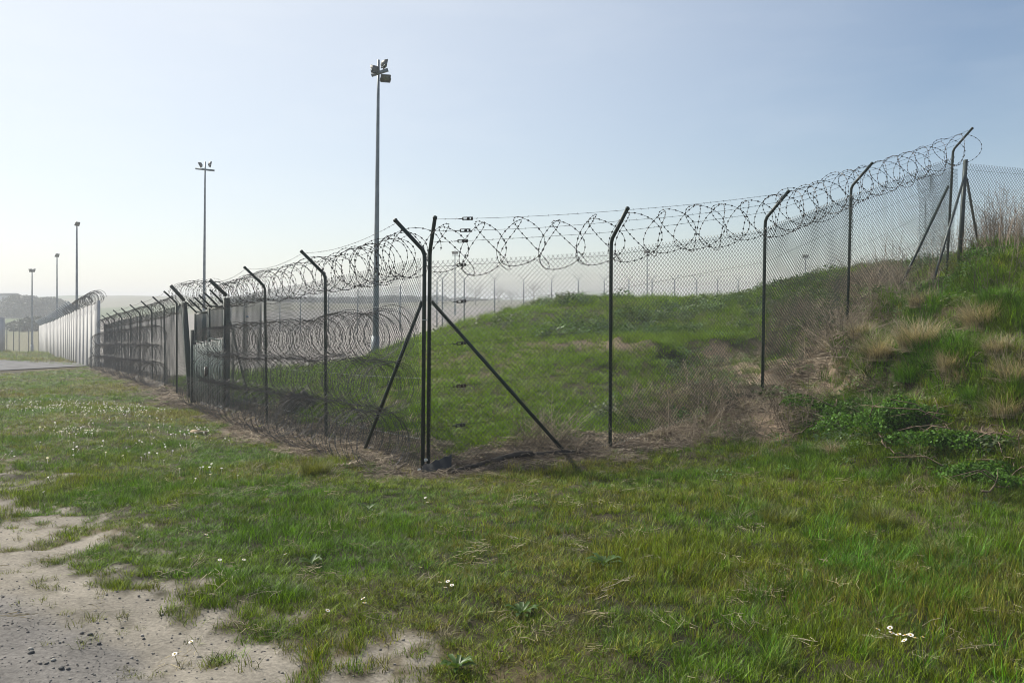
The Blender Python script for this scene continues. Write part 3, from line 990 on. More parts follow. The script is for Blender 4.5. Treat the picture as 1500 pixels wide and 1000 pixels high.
px = [648, 680, 724.5, 767, 808, 847, 885, 921, 955, 988, 1020.5, 1051, 1081, 1110, 1138, 1162, 1188, 1212, 1235]
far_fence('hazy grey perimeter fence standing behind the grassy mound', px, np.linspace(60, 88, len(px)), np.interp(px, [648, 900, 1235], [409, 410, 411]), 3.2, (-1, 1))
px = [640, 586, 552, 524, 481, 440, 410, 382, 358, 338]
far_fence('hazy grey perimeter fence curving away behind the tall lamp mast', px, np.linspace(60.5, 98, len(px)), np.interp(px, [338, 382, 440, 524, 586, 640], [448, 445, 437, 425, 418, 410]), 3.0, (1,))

# ------------------------------------------------------------------ concrete walls
def concrete_wall(label, pts, H, n, brackets=True, lean=(-0.5, 0.2)):
    """pts: plan polyline with foot height; vertical panels one by one with joint posts between"""
    pts = np.asarray(pts, float)
    t = thing('concrete_wall', pts[0], label, 'wall')
    d = np.concatenate([[0], np.cumsum(np.linalg.norm(np.diff(pts, axis=0), axis=1))])
    q = np.linspace(0, d[-1], n + 1)
    P = np.stack([np.interp(q, d, pts[:, k]) for k in range(3)], 1)
    for a, b in zip(P[:-1], P[1:]):
        v = b - a; w = np.linalg.norm(v[:2]); v = np.array([v[0] / w, v[1] / w, 0]); s = np.array([v[1], -v[0], 0])
        mb = MB()
        mb.box(0.5 * (a + b) + UP * (H / 2 - 0.4), (w - 0.20, 0.14, H + 0.8), (v, s, UP))
        for e in (-0.25, 0.25):
            mb.box(0.5 * (a + b) + v * w * e + s * 0.068 + UP * (H / 2 - 0.4), (w * 0.12, 0.02, H + 0.78), (v, s, UP))
        mb.build('panel', M['concrete'], t)
        jb = MB(); jb.box(a + UP * (H / 2 - 0.38) + s * 0.01, (0.215, 0.16, H + 0.82), (v, s, UP)); jb.build('joint_post', M['concrete'], t)
        if brackets:
            bb = MB(); bb.tube([a + UP * (H - 0.1), a + UP * (H + 0.6) + np.array([lean[0], lean[1], 0]) * 1.1], 0.045, 5); bb.build('bracket', M['galv'], t)
    return P


wa = [up_(144, 538, 47), up_(115, 533.5, 57)]
wb = [up_(114, 533.5, 57.4), up_(100, 529.5, 66), up_(80, 524.5, 84), up_(58, 519.5, 108)]
concrete_wall('short end stretch of pale concrete panel wall next to the green fence', wa, 3.65, 5, False)
PB = concrete_wall('long pale concrete panel wall receding down the slope with slanted brackets on top', wb, 3.65, 25, True, (-0.55, -0.15))
mb = MB(); concertina(mb, [wa[0] + UP * 3.9, wa[1] + UP * 3.95], 0.36, 0.34, 0.4, 1, 20, 0.012, 0.25, 0.08, bsize=2.2)
tag(mb.build('razor_wire_coil', M['razor_grey'], at=wa[0] + UP * 4.0), 'grey razor wire coil on top of the short concrete wall end', 'razor wire')
mb = MB(); concertina(mb, [PB[0] + UP * 3.95, PB[3] + UP * 3.95, PB[5] + UP * 3.95], 0.32, 0.38, 0.4, 1, 14, 0.010, 0, 0.08)
tag(mb.build('razor_wire_coil', M['razor_grey'], at=PB[0]), 'grey razor wire coil on the near stretch of the long receding concrete wall', 'razor wire')
concrete_wall('pale concrete wall end beside the road at the left edge', [up_(-90, 519, 84), up_(8, 514, 92)], 3.6, 5, False)

# grey mesh fence closing the road beyond the walls
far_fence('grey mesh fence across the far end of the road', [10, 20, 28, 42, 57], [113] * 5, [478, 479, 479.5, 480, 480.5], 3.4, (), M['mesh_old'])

# ------------------------------------------------------------------ lamp masts
def floodlight(parent, c, face, size, roll=0.0):
    f = np.asarray(face, float); f /= np.linalg.norm(f)
    s = np.cross(f, UP); s /= np.linalg.norm(s); u = np.cross(s, f)
    w, h, dp = size, size * 0.8, size * 0.42
    mb = MB()
    V = []
    for k, (x, z) in enumerate(((0.0, 1.0), (0.45, 0.9), (1.0, 0.5))):
        for a, b in ((-1, -1), (1, -1), (1, 1), (-1, 1)):
            V.append(c - f * dp * x + s * a * w * 0.5 * z + u * b * h * 0.5 * z)
    Q = []
    for k in range(2):
        for e in range(4):
            Q.append((k * 4 + e, k * 4 + (e + 1) % 4, k * 4 + 4 + (e + 1) % 4, k * 4 + 4 + e))
    Q += [(3, 2, 1, 0), (8, 9, 10, 11)]
    mb.add(V, Q)
    for a in (-1, 1):
        mb.box(c + s * a * w * 0.5 + f * 0.008, (0.03, 0.03, h * 1.02), (s, f, u)); mb.box(c + u * a * h * 0.5 + f * 0.009, (w, 0.03, 0.03), (s, f, u))
    o = mb.build('floodlight', M['lamp_body'], parent)
    mb = MB(); mb.box(c + f * 0.008, (w * 0.9, 0.012, h * 0.88), (s, f, u)); mb.build('lens', M['lamp_lens'], o)
    mb = MB(); mb.tube([c + s * w * 0.56, c + s * w * 0.56 - u * h * 0.5 - f * dp * 0.5, c - s * w * 0.56 - u * h * 0.5 - f * dp * 0.5, c - s * w * 0.56], 0.018, 5)
    mb.build('bracket', M['galv'], o)


def mast(top_px, top_py, Y, foot_py, label, lights, r0, r1, arm=None, lamp=0.34, mat=M['galv'], lean=0.0):
    T = up_(top_px, top_py, Y); B = up_(top_px + lean, foot_py, Y)
    t = thing('lamp_mast', B, label, 'lamp mast', 'lamp masts along the compound')
    mb = MB()
    n = 8
    P = [B - UP * 0.6 + (T - B + UP * 0.6) * k / n for k in range(n + 1)]
    mb.tube(P, np.linspace(r0, r1, n + 1), 12)
    mb.build('pole', mat, t, smooth=True)
    mb = MB(); mb.tube([B + (T - B) * 0.0, B + (T - B) * 0.10], r0 * 1.18, 12); mb.build('base_sleeve', mat, t, smooth=True)
    if arm:
        a, b = up_(arm[0], arm[1], Y - 0.12), up_(arm[2], arm[3], Y - 0.12)
        dv = (b - a) / np.linalg.norm(b - a)
        mb = MB(); mb.box(0.5 * (a + b), (np.linalg.norm(b - a), 0.09, 0.10), (dv, np.array([0, 1, 0]), np.cross(dv, [0, 1, 0]) * -1)); mb.build('crossarm', mat, t)
    for (lx, ly, f) in lights:
        floodlight(t, up_(lx, ly, Y - 0.15), f, lamp)
    return t


mast(554.5, 88, 28, 537, 'tallest grey lamp mast with three floodlights just inside the fence', [(549.5, 102, (-0.7, 0.7, -0.15)), (564.2, 94, (0.9, 0.45, -0.2)), (564.8, 115, (0.25, -0.95, -0.75))], 0.115, 0.04, (544, 110.5, 568.5, 102.5), 0.30, lean=-5)
mast(300.5, 237, 50, 487, 'slim grey lamp mast rising behind the double gate', [(292.5, 242, (-0.9, -0.3, -0.5)), (309, 241, (0.9, 0.35, -0.2))], 0.10, 0.04, (286.5, 247, 314, 250), 0.36, lean=-2)
mast(112.5, 326, 70, 500, 'dark lamp mast standing behind the near end of the long concrete wall', [(113.5, 328, (0.8, -0.3, -0.3))], 0.13, 0.055, None, 0.4)
mast(83.5, 371, 104, 516, 'thin dark lamp mast standing behind the middle of the long concrete wall', [(84, 374, (0.8, -0.3, -0.3))], 0.14, 0.06, None, 0.5)
mast(47, 394, 110, 517, 'far lamp mast with two floodlights in front of the road end fence', [(44.5, 396, (-0.4, -0.8, -0.4)), (50.5, 396, (0.9, 0.2, -0.2))], 0.15, 0.06, (43, 398, 51, 398), 0.5)
mast(666.5, 366, 110, 470, 'small hazy lamp mast seen just right of the corner posts', [(664, 370, (-0.6, -0.7, -0.4)), (669, 370, (0.6, -0.7, -0.4))], 0.12, 0.06, (662, 374, 671, 374), 0.45)
mast(948, 367, 118, 462, 'small hazy lamp mast seen through the mesh right of the second post', [(945.5, 369, (-0.6, -0.7, -0.4)), (950.5, 369, (0.6, -0.7, -0.4))], 0.11, 0.05, (943, 372.5, 953, 372.5), 0.45)
mast(1180, 373, 130, 455, 'faint hazy lamp mast seen over the green shoulder of the right mound', [(1178, 375, (-0.6, -0.7, -0.4)), (1183, 375, (0.6, -0.7, -0.4))], 0.12, 0.06, (1175, 378, 1186, 378), 0.5)

# ------------------------------------------------------------------ far houses, woods, bare trees
def house(px0, px1, roof_py, eave_py, foot_py, Y, label, rows):
    a, b = up_(px0, foot_py, Y), up_(px1, foot_py, Y)
    w = b[0] - a[0]; H = up_(0, eave_py, Y)[2] - a[2]; R = up_(0, roof_py, Y)[2]
    t = thing('house', (0.5 * (a[0] + b[0]), Y, a[2]), label, 'house')
    c = np.array([0.5 * (a[0] + b[0]), Y + 4, a[2]])
    mb = MB(); mb.box(c + UP * (H / 2 - 1), (w, 8, H + 2)); mb.build('wall', M['house'], t)
    x0, x1 = a[0] - 0.4, b[0] + 0.4; z0 = a[2] + H + 0.01
    mb = MB(); mb.add([(x0, Y - 0.4, z0), (x1, Y - 0.4, z0), (x1, Y + 8.4, z0), (x0, Y + 8.4, z0), (x0, Y + 4, R), (x1, Y + 4, R)], [(0, 1, 5, 4), (2, 3, 4, 5), (3, 2, 1, 0)], [(1, 2, 5), (3, 0, 4)])
    mb.build('roof', M['roof'], t)
    for r in range(rows):
        for k in range(4):
            q = np.array([a[0] + w * (k + 0.6) / 4.3, Y - 0.01, a[2] + H * (r + 0.55) / rows])
            mb = MB(); mb.box(q, (1.1, 0.1, 1.3)); wn_ = mb.build('window', M['house'], t)
            mb = MB(); mb.box(q - np.array([0, 0.05, 0]), (0.94, 0.02, 1.14)); mb.build('pane', M['window'], wn_)


house(-40, 13.5, 429, 433, 452, 300, 'upper white house on the far hillside at the left edge', 2)
house(-50, 10.5, 445, 448.5, 465, 262, 'lower white house with dark roof below the wood at the left edge', 1)


def leaf_mass(name, mat, centres, radii, count, leaf, label, cat, kind=None, seed=0, parent=None, at=None):
    rng = np.random.default_rng(seed)
    mb = MB()
    for c, r in zip(centres, radii):
        n = int(count * (np.prod(r) ** 0.4))
        v = rng.normal(size=(n, 3)); v /= np.linalg.norm(v, axis=1)[:, None]
        v[:, 2] = np.abs(v[:, 2]) * 1.0 - 0.15
        lump = 0.8 + 0.35 * rng.random(n)
        C = np.asarray(c) + v * np.asarray(r) * lump[:, None]
        a = rng.normal(size=(n, 3)); a /= np.linalg.norm(a, axis=1)[:, None]
        b = np.cross(a, v + 0.5 * rng.normal(size=(n, 3))); b /= np.linalg.norm(b, axis=1)[:, None] + 1e-9
        s = leaf * (0.6 + 0.8 * rng.random(n))[:, None]
        V = np.stack([C - a * s, C + b * s * 0.7, C + a * s, C - b * s * 0.7], 1)
        mb.add(V.reshape(-1, 3), np.arange(n * 4).reshape(-1, 4))
    o = mb.build(name, mat, parent, at=at)
    if parent is None:
        tag(o, label, cat, kind=kind)
    return o


rng = np.random.default_rng(2)
cs, rs = [], []
for k in range(75):
    p = rng.uniform(16, 108); Y = rng.uniform(235, 300)
    x = (p - CX) / F * Y; top = np.interp(p, [10, 25, 60, 85, 110], [440, 431, 433, 437, 452]) + rng.uniform(-1, 14)
    zt = EYE - (top - HZ) / F * Y; r = rng.uniform(2.0, 3.6)
    cs.append((x, Y, zt - r)); rs.append((r * 1.2, r, r))
leaf_mass('woodland', M['wood_far'], cs, rs, 170, 0.36, 'far dark wood on the hillside beyond the road', 'wood', 'stuff', 3)
cs, rs = [], []
for k in range(40):
    p = rng.uniform(22, 100); Y = rng.uniform(150, 175)
    x = (p - CX) / F * Y; top = np.interp(p, [22, 50, 85, 100], [470, 462, 466, 474]) + rng.uniform(0, 8)
    zt = EYE - (top - HZ) / F * Y; r = rng.uniform(1.2, 2.0)
    cs.append((x, Y, zt - r)); rs.append((r * 1.6, r, r))
leaf_mass('scrub', M['scrub_far'], cs, rs, 190, 0.28, 'low dark scrub bank behind the end of the concrete wall', 'scrub', 'stuff', 4)
cs, rs = [], []
for k in range(120):
    p = rng.uniform(330, 720); Y = rng.uniform(330, 420)
    x = (p - CX) / F * Y; top = np.interp(p, [330, 420, 560, 640, 720], [437, 434, 433, 432, 437]) + rng.uniform(-1, 6)
    zt = EYE - (top - HZ) / F * Y; r = rng.uniform(2.2, 4.5)
    cs.append((x, Y, zt - r)); rs.append((r * 1.7, r, r))
leaf_mass('woodland', M['wood_far'], cs, rs, 70, 0.5, 'faint hazy tree line on the horizon behind the left fence', 'wood', 'stuff', 6)


def bare_tree(px, foot, top, Y, label, seed):
    rng = random.Random(seed)
    B = up_(px, foot, Y); H = up_(px, top, Y)[2] - B[2]
    t = thing('bare_tree', B, label, 'tree', 'bare trees on the horizon')
    tr = MB(); cr = MB()
    tr.tube([B - UP * 0.5, B + UP * H * 0.25, B + UP * H * 0.5], [0.16 * H / 6, 0.12 * H / 6, 0.08 * H / 6], 6)
    def grow(p, d, L, r, dep):
        e = p + d * L
        m_ = p + d * L * 0.5 + np.array([rng.uniform(-1, 1), rng.uniform(-1, 1), 0]) * L * 0.06
        cr.tube([p, m_, e], [r, r * 0.8, r * 0.6], 4, caps=False)
        if dep == 0:
            return
        for k in range(3 if dep > 1 else 4):
            nd = d + np.array([rng.uniform(-1, 1), rng.uniform(-1, 1), rng.uniform(-0.25, 0.5)]) * 0.75
            grow(e if k else m_, nd / np.linalg.norm(nd), L * rng.uniform(0.6, 0.78), r * 0.6, dep - 1)
    for k in range(5):
        an = k * 1.257 + rng.random()
        d = np.array([math.cos(an) * 0.6, math.sin(an) * 0.6, 0.8]); d /= np.linalg.norm(d)
        grow(B + UP * H * rng.uniform(0.22, 0.5), d, H * 0.25, 0.05 * H / 6, 4)
    tr.build('trunk', M['bark_far'], t); cr.build('crown', M['bark_far'], t)


bare_tree(697, 450, 416, 230, 'leftmost faint bare tree on the horizon right of the corner posts', 1)
bare_tree(731, 448, 420, 245, 'small faint bare tree in the middle of the horizon row', 2)
bare_tree(749, 448, 422, 255, 'smallest faint bare tree left of the broadest one', 3)
bare_tree(781, 446, 414, 225, 'broadest faint bare tree at the right of the horizon row', 4)

# ------------------------------------------------------------------ ground cover (instanced clumps placed by numpy)
LIB = {}


def blades(mb, n, rad, h0, h1, w, lean, rng, seg=3, curl=0.5):
    for _ in range(n):
        a = rng.uniform(0, 6.283); rr = rad * math.sqrt(rng.random())
        b = np.array([rr * math.cos(a), rr * math.sin(a), -0.01])
        az = a + rng.uniform(-1.2, 1.2) if rng.random() < 0.7 else rng.uniform(0, 6.283)
        dr = np.array([math.cos(az), math.sin(az), 0])
        H = rng.uniform(h0, h1); ln = lean * rng.uniform(0.3, 1.3)
        sd = np.array([-dr[1], dr[0], 0])
        tw = rng.uniform(-0.6, 0.6); sd = sd * math.cos(tw) + dr * math.sin(tw)
        V = []
        for k in range(seg + 1):
            t = k / seg
            p = b + UP * H * (t - curl * ln * t * t * 0.6) + dr * H * ln * (t ** 1.8)
            ww = w * (1 - t ** 1.7) * (0.75 + 0.25 * t) * 0.5
            if k < seg:
                V += [p - sd * ww, p + sd * ww]
            else:
                V.append(p)
        Q = [(2 * k, 2 * k + 1, 2 * k + 3, 2 * k + 2) for k in range(seg - 1)]
        mb.add(V, Q, [(2 * seg - 2, 2 * seg - 1, 2 * seg)])


def leaves(mb, n, rad, h, size, rng):
    for _ in range(n):
        a = rng.uniform(0, 6.283); rr = rad * math.sqrt(rng.random())
        c = np.array([rr * math.cos(a), rr * math.sin(a), rng.uniform(0.15, 1.0) * h * (1.15 - rr / rad * 0.6)])
        az = rng.uniform(0, 6.283); el = rng.uniform(-0.5, 0.6)
        d = np.array([math.cos(az) * math.cos(el), math.sin(az) * math.cos(el), math.sin(el)])
        s = np.cross(d, UP); s /= np.linalg.norm(s); u = np.cross(s, d)
        L = size * rng.uniform(0.6, 1.25); W = L * rng.uniform(0.5, 0.72)
        dip = -0.12 * L
        V = [c, c + d * L * 0.45 + s * W * 0.5 + u * 0.1 * L, c + d * L + u * dip, c + d * L * 0.45 - s * W * 0.5 + u * 0.1 * L, c + d * L * 0.45]
        mb.add(V, None, [(0, 1, 4), (4, 1, 2), (0, 4, 3), (4, 2, 3)])


def stems(mb, n, rad, h0, h1, r, rng, lean=0.25, twigs=3):
    for _ in range(n):
        a = rng.uniform(0, 6.283); rr = rad * math.sqrt(rng.random())
        b = np.array([rr * math.cos(a), rr * math.sin(a), -0.02])
        H = rng.uniform(h0, h1); l1 = rng.uniform(-lean, lean); l2 = rng.uniform(-lean, lean)
        P = np.array([b + np.array([l1 * H * t ** 1.6, l2 * H * t ** 1.6, H * t]) for t in (0, 0.35, 0.7, 1)])
        mb.tube(P, [r, r * 0.85, r * 0.6, r * 0.3], 3, caps=False)
        for _k in range(twigs):
            t = rng.uniform(0.35, 0.95); q = b + np.array([l1 * H * t ** 1.6, l2 * H * t ** 1.6, H * t])
            az = rng.uniform(0, 6.283)
            mb.tube([q, q + np.array([math.cos(az), math.sin(az), rng.uniform(0.4, 1.4)]) * H * rng.uniform(0.08, 0.2)], r * 0.45, 3, caps=False)


def sticks(mb, n, rad, L, r, rng):
    for _ in range(n):
        a = rng.uniform(0, 6.283); rr = rad * math.sqrt(rng.random()); az = rng.uniform(0, 6.283)
        c = np.array([rr * math.cos(a), rr * math.sin(a), rng.uniform(0.0, 0.03)])
        l = L * rng.uniform(0.4, 1.2); d = np.array([math.cos(az), math.sin(az), rng.uniform(-0.12, 0.3)]) * l
        k = np.array([-d[1], d[0], 0]) * rng.uniform(-0.15, 0.15)
        mb.tube([c - d * 0.5, c + k, c + d * 0.5], r * rng.uniform(0.6, 1.2), 3, caps=False)


def lib(kind, mat, n, fn):
    c = bpy.data.collections.new('source_' + kind)
    for k in range(n):
        rng_ = np.random.default_rng(hash_str(kind) + k)
        mb = MB(); fn(mb, rng_)
        c.objects.link(bpy.data.objects.new(f'{kind}_clump', mb.mesh(f'{kind}_clump', mat)))
    LIB[kind] = (c, n)


def hash_str(s):
    return sum((i + 1) * ord(ch) for i, ch in enumerate(s)) * 31


lib('lawn', M['grass'], 6, lambda mb, r: blades(mb, 30, 0.055, 0.025, 0.075, 0.0042, 0.9, r))
lib('tuft', M['grass'], 5, lambda mb, r: blades(mb, 46, 0.07, 0.08, 0.24, 0.0052, 0.85, r, 4))
lib('straw', M['straw'], 5, lambda mb, r: blades(mb, 40, 0.09, 0.05, 0.28, 0.0042, 1.4, r, 4, 0.8))
lib('dead_blade', M['straw'], 5, lambda mb, r: sticks(mb, 12, 0.10, 0.085, 0.0014, r))
lib('litter', M['stem'], 5, lambda mb, r: sticks(mb, 30, 0.14, 0.14, 0.0028, r))
lib('weed', M['leaf'], 5, lambda mb, r: leaves(mb, 34, 0.12, 0.16, 0.05, r))
lib('dry_stem', M['stem'], 5, lambda mb, r: stems(mb, 7, 0.16, 0.35, 0.9, 0.0034, r))
lib('bramble', M['stem'], 4, lambda mb, r: (stems(mb, 10, 0.16, 0.12, 0.42, 0.0032, r, 1.0, 4), sticks(mb, 14, 0.18, 0.3, 0.0025, r)))


def scatter(name, kind, X, Y, scl, tint, label, cat, tilt=0.15, zoff=0.0, zmul=None):
    """one object of uncountable ground cover: points with attributes, clumps set on them by geometry nodes"""
    n = len(X)
    rng = np.random.default_rng(len(name) * 7 + n)
    Z = ground_z(X, Y) + zoff
    me = bpy.data.meshes.new(name)
    me.vertices.add(n)
    me.vertices.foreach_set('co', np.stack([X, Y, Z], 1).astype(np.float32).ravel())
    coll, nv = LIB[kind]
    a = me.attributes.new('pick', 'INT', 'POINT'); a.data.foreach_set('value', rng.integers(0, nv, n).astype(np.int32))
    rot = np.stack([rng.normal(size=n) * tilt, rng.normal(size=n) * tilt, rng.random(n) * 6.283], 1)
    a = me.attributes.new('turn', 'FLOAT_VECTOR', 'POINT'); a.data.foreach_set('vector', rot.astype(np.float32).ravel())
    s3 = np.repeat(np.asarray(scl, float)[:, None], 3, 1) if np.ndim(scl) else np.full((n, 3), scl)
    if zmul is not None:
        s3[:, 2] *= zmul
    a = me.attributes.new('size', 'FLOAT_VECTOR', 'POINT'); a.data.foreach_set('vector', s3.astype(np.float32).ravel())
    a = me.attributes.new('tint', 'FLOAT_COLOR', 'POINT'); a.data.foreach_set('color', np.concatenate([tint, np.ones((n, 1))], 1).astype(np.float32).ravel())
    o = bpy.data.objects.new(name, me)
    COL.objects.link(o)
    ng = bpy.data.node_groups.new('scatter_' + name, 'GeometryNodeTree')
    ng.interface.new_socket('Geometry', in_out='INPUT', socket_type='NodeSocketGeometry')
    ng.interface.new_socket('Geometry', in_out='OUTPUT', socket_type='NodeSocketGeometry')
    N, Lk = ng.nodes, ng.links
    gi, gout = N.new('NodeGroupInput'), N.new('NodeGroupOutput')
    ip = N.new('GeometryNodeInstanceOnPoints')
    ci = N.new('GeometryNodeCollectionInfo')
    ci.inputs['Collection'].default_value = coll
    ci.inputs['Separate Children'].default_value = True
    ci.inputs['Reset Children'].default_value = True
    ip.inputs['Pick Instance'].default_value = True
    def named(nm, ty):
        q = N.new('GeometryNodeInputNamedAttribute'); q.data_type = ty; q.inputs['Name'].default_value = nm
        return q.outputs['Attribute']
    e2r = N.new('FunctionNodeEulerToRotation')
    Lk.new(gi.outputs[0], ip.inputs['Points'])
    Lk.new(ci.outputs[0], ip.inputs['Instance'])
    Lk.new(named('pick', 'INT'), ip.inputs['Instance Index'])
    Lk.new(named('turn', 'FLOAT_VECTOR'), e2r.inputs[0])
    Lk.new(e2r.outputs[0], ip.inputs['Rotation'])
    Lk.new(named('size', 'FLOAT_VECTOR'), ip.inputs['Scale'])
    Lk.new(ip.outputs[0], gout.inputs[0])
    md = o.modifiers.new('clumps', 'NODES'); md.node_group = ng
    tag(o, label, cat, kind='stuff')
    return o


def sample(bands, seed):
    """random plan points: bands of (near, far, per square metre) inside the wedge the camera can see, with a margin"""
    rng = np.random.default_rng(seed)
    xs, ys = [], []
    for a, b, dens in bands:
        area = 0.68 * (b * b - a * a) + 2.4 * (b - a)
        n = int(area * dens)
        y = np.sqrt(rng.uniform(a * a, b * b, n)); x = rng.uniform(-1, 1, n) * (0.68 * y + 1.2)
        xs.append(x); ys.append(y)
    return np.concatenate(xs), np.concatenate(ys)


def tints(X, Y, a, b, c, seed, s=0.8):
    n = fbm(X, Y, s, seed, 3); m = fbm(X, Y, s * 3, seed + 4, 2)
    rng = np.random.default_rng(seed)
    r = rng.random(len(X))
    col = np.broadcast_to(np.asarray(a), (len(X), 3)).copy()
    col = mixc(col, b, sstep(0.35, 0.7, n))
    col = mixc(col, c, sstep(0.5, 0.78, m * 0.75 + r * 0.35))
    return col * (0.55 + 0.85 * rng.random(len(X)))[:, None]


GREEN, YELL, DRY = (0.080, 0.178, 0.004), (0.130, 0.196, 0.005), (0.185, 0.18, 0.028)


def rough_w(X, Y, z):
    """where the taller unkempt grass grows: right half, bank, mound"""
    return np.maximum(sstep(830, 1250, z['px'] + 160 * z['n1']) * (~z['inside']), 0.85 * sstep(3, 6, X - 0.2 * (Y - 10)) * 1.0)


# lawn
X, Y = sample([(2.3, 6, 470), (6, 9, 330), (9, 13, 220), (13, 20, 105), (20, 32, 44), (32, 46, 13), (46, 95, 3.5)], 101)
Z = ground_z(X, Y); z = zones(X, Y, Z)
rng = np.random.default_rng(5)
bare = np.maximum(z['bare'], 0); cover = (1 - 0.985 * bare) * (1 - 0.93 * z['litter']) * (1 - 0.9 * z['earth']) * (1 - z['gravel'])
patch = 0.8 + 0.4 * sstep(0.3, 0.55, fbm(X, Y, 0.5, 71, 3))
keep = rng.random(len(X)) < cover * patch
keep &= ~((Y > 15) & (X > 11)) & ~((Y > 43) & z['inside']) & ~((X < -25) & (np.abs(Y - 49.8) < np.interp(z['px'], [-60, 30, 116, 125], [8.4, 6.7, 2.5, 0])))
X, Y = X[keep], Y[keep]
z = {k: v[keep] for k, v in z.items()}
sc = np.interp(Y, [3, 8, 12, 18, 28, 45, 95], [0.95, 1.0, 1.15, 1.6, 2.3, 3.2, 6.0]) * (0.7 + 0.6 * rng.random(len(X))) * (1 - 0.35 * z['bare'])
tall = 0.7 + 0.75 * sstep(0.45, 0.75, fbm(X, Y, 0.9, 91, 3)) + 0.5 * sstep(750, 1200, z['px'])
col = tints(X, Y, GREEN, YELL, DRY, 7)
col = mixc(col, (0.17, 0.155, 0.07), sstep(0.15, 0.6, z['bare']) * 0.6)
col = mixc(col, (0.150, 0.265, 0.006), 0.85 * z['inside'])
zm = tall * np.interp(Y, [12, 25, 45, 60], [1, 0.7, 0.5, 0.8])
scatter('lawn_grass', 'lawn', X, Y, sc, col, 'short patchy lawn grass in front of the fences', 'grass', zmul=zm)

# taller grass
X, Y = sample([(2.6, 6, 85), (6, 9, 75), (9, 13, 105), (13, 20, 40), (20, 32, 20)], 102)
Xe, Ye = sample([(6.5, 13, 330), (13, 16, 160)], 112)      # steep faces need more plants per square metre of plan
_g = np.hypot(ground_z(Xe + 0.06, Ye) - ground_z(Xe - 0.06, Ye), ground_z(Xe, Ye + 0.06) - ground_z(Xe, Ye - 0.06)) / 0.12
_k = (np.random.default_rng(44).random(len(Xe)) < np.clip((_g - 0.3) * 0.5, 0, 0.6)) & (Xe > 2.0) & (ground_z(Xe, Ye) > 0.1)
X, Y = np.concatenate([X, Xe[_k]]), np.concatenate([Y, Ye[_k]])
Z = ground_z(X, Y); z = zones(X, Y, Z)
w = rough_w(X, Y, z)
clump = sstep(0.42, 0.66, fbm(X, Y, 0.55, 81, 3))
ins = z['inside'] & (Y > 10) & (Y < 31)
dens = np.where(ins, 0.55 * (0.35 + clump), w * (0.10 + 0.95 * clump) + (1 - w) * 0.10 * sstep(0.6, 0.75, fbm(X, Y, 0.5, 83, 3)))
bank = sstep(0.1, 0.5, Z) * sstep(1080, 1200, z['px']) * (~z['inside'])
dens = np.maximum(dens, bank * (0.2 + 0.6 * clump)) * (1 - 0.75 * bank * sstep(0.5, 0.62, fbm(X, Y, 1.1, 187, 3)))
dens = dens * (1 - z['bare']) * (1 - 0.93 * z['litter']) * (1 - 0.85 * z['earth']) * (1 - z['gravel'])
keep = np.random.default_rng(6).random(len(X)) < dens
X, Y = X[keep], Y[keep]; bank = bank[keep]; z = {k: v[keep] for k, v in z.items()}
n = len(X); rng = np.random.default_rng(8)
sc = np.where(z['inside'], np.interp(Y, [10, 16, 30], [0.75, 1.0, 1.7]), np.interp(z['px'], [700, 1000, 1250, 1500], [0.36, 0.52, 0.68, 0.78])) * (0.55 + 0.8 * rng.random(n)) * (1 + 0.8 * bank * (0.3 + fbm(X, Y, 0.8, 41, 2)))
col = tints(X, Y, (0.062, 0.165, 0.004), (0.108, 0.190, 0.005), (0.15, 0.175, 0.03), 17, 1.1)
col = mixc(col, (0.140, 0.255, 0.006), 0.8 * z['inside'])
scatter('tall_grass', 'tuft', X, Y, sc, col, 'taller tufted grass on the right lawn, the bank and the mound', 'grass', zmul=np.where(z['inside'], 0.75, 1.0))

# dry straw among it
X, Y = sample([(2.6, 6, 40), (6, 9, 46), (9, 13, 50), (13, 20, 20), (20, 30, 7)], 103)
Z = ground_z(X, Y); z = zones(X, Y, Z)
w = rough_w(X, Y, z)
px, py = z['px'], z['py']
drypatch = np.maximum.reduce([sstep(1.2, 0.5, np.hypot((px - 1440) / 110, (py - 770) / 75)), sstep(1.2, 0.5, np.hypot((px - 1260) / 75, (py - 455) / 60)),
                              0.25 * sstep(1.2, 0.5, np.hypot((px - 1330) / 80, (py - 520) / 45)), sstep(1.2, 0.5, np.hypot((px - 1000) / 110, (py - 610) / 45)), sstep(1.2, 0.4, np.hypot((px - 1180) / 70, (py - 500) / 40))])
d1 = sstep(0.5, 0.72, fbm(X, Y, 0.7, 87, 3))
bank = sstep(0.1, 0.5, Z) * sstep(1080, 1200, px) * (~z['inside'])
dens = (w * 0.30 * d1 + 0.9 * bank * sstep(0.48, 0.62, fbm(X, Y, 1.1, 187, 3)) + 0.75 * drypatch + 0.03 + np.where(z['inside'], 0.12, 0) * d1) * (1 - z['bare']) * (1 - z['gravel']) * (1 - 0.5 * z['earth'])
keep = (np.random.default_rng(9).random(len(X)) < dens) & (Y < 31)
X, Y = X[keep], Y[keep]; n = len(X); rng = np.random.default_rng(10)
col = tints(X, Y, (0.30, 0.26, 0.175), (0.38, 0.34, 0.245), (0.18, 0.15, 0.10), 27)
scatter('dry_straw', 'straw', X, Y, (0.45 + 0.6 * rng.random(n)) * np.interp(Y, [3, 6, 9, 12], [0.42, 0.6, 0.85, 1.0]) * np.where((ground_z(X, Y) > 0.15) & (X > 2), 1.5, 1.0), col, 'bleached straw and dead grass among the green on the bank', 'straw', tilt=0.3)

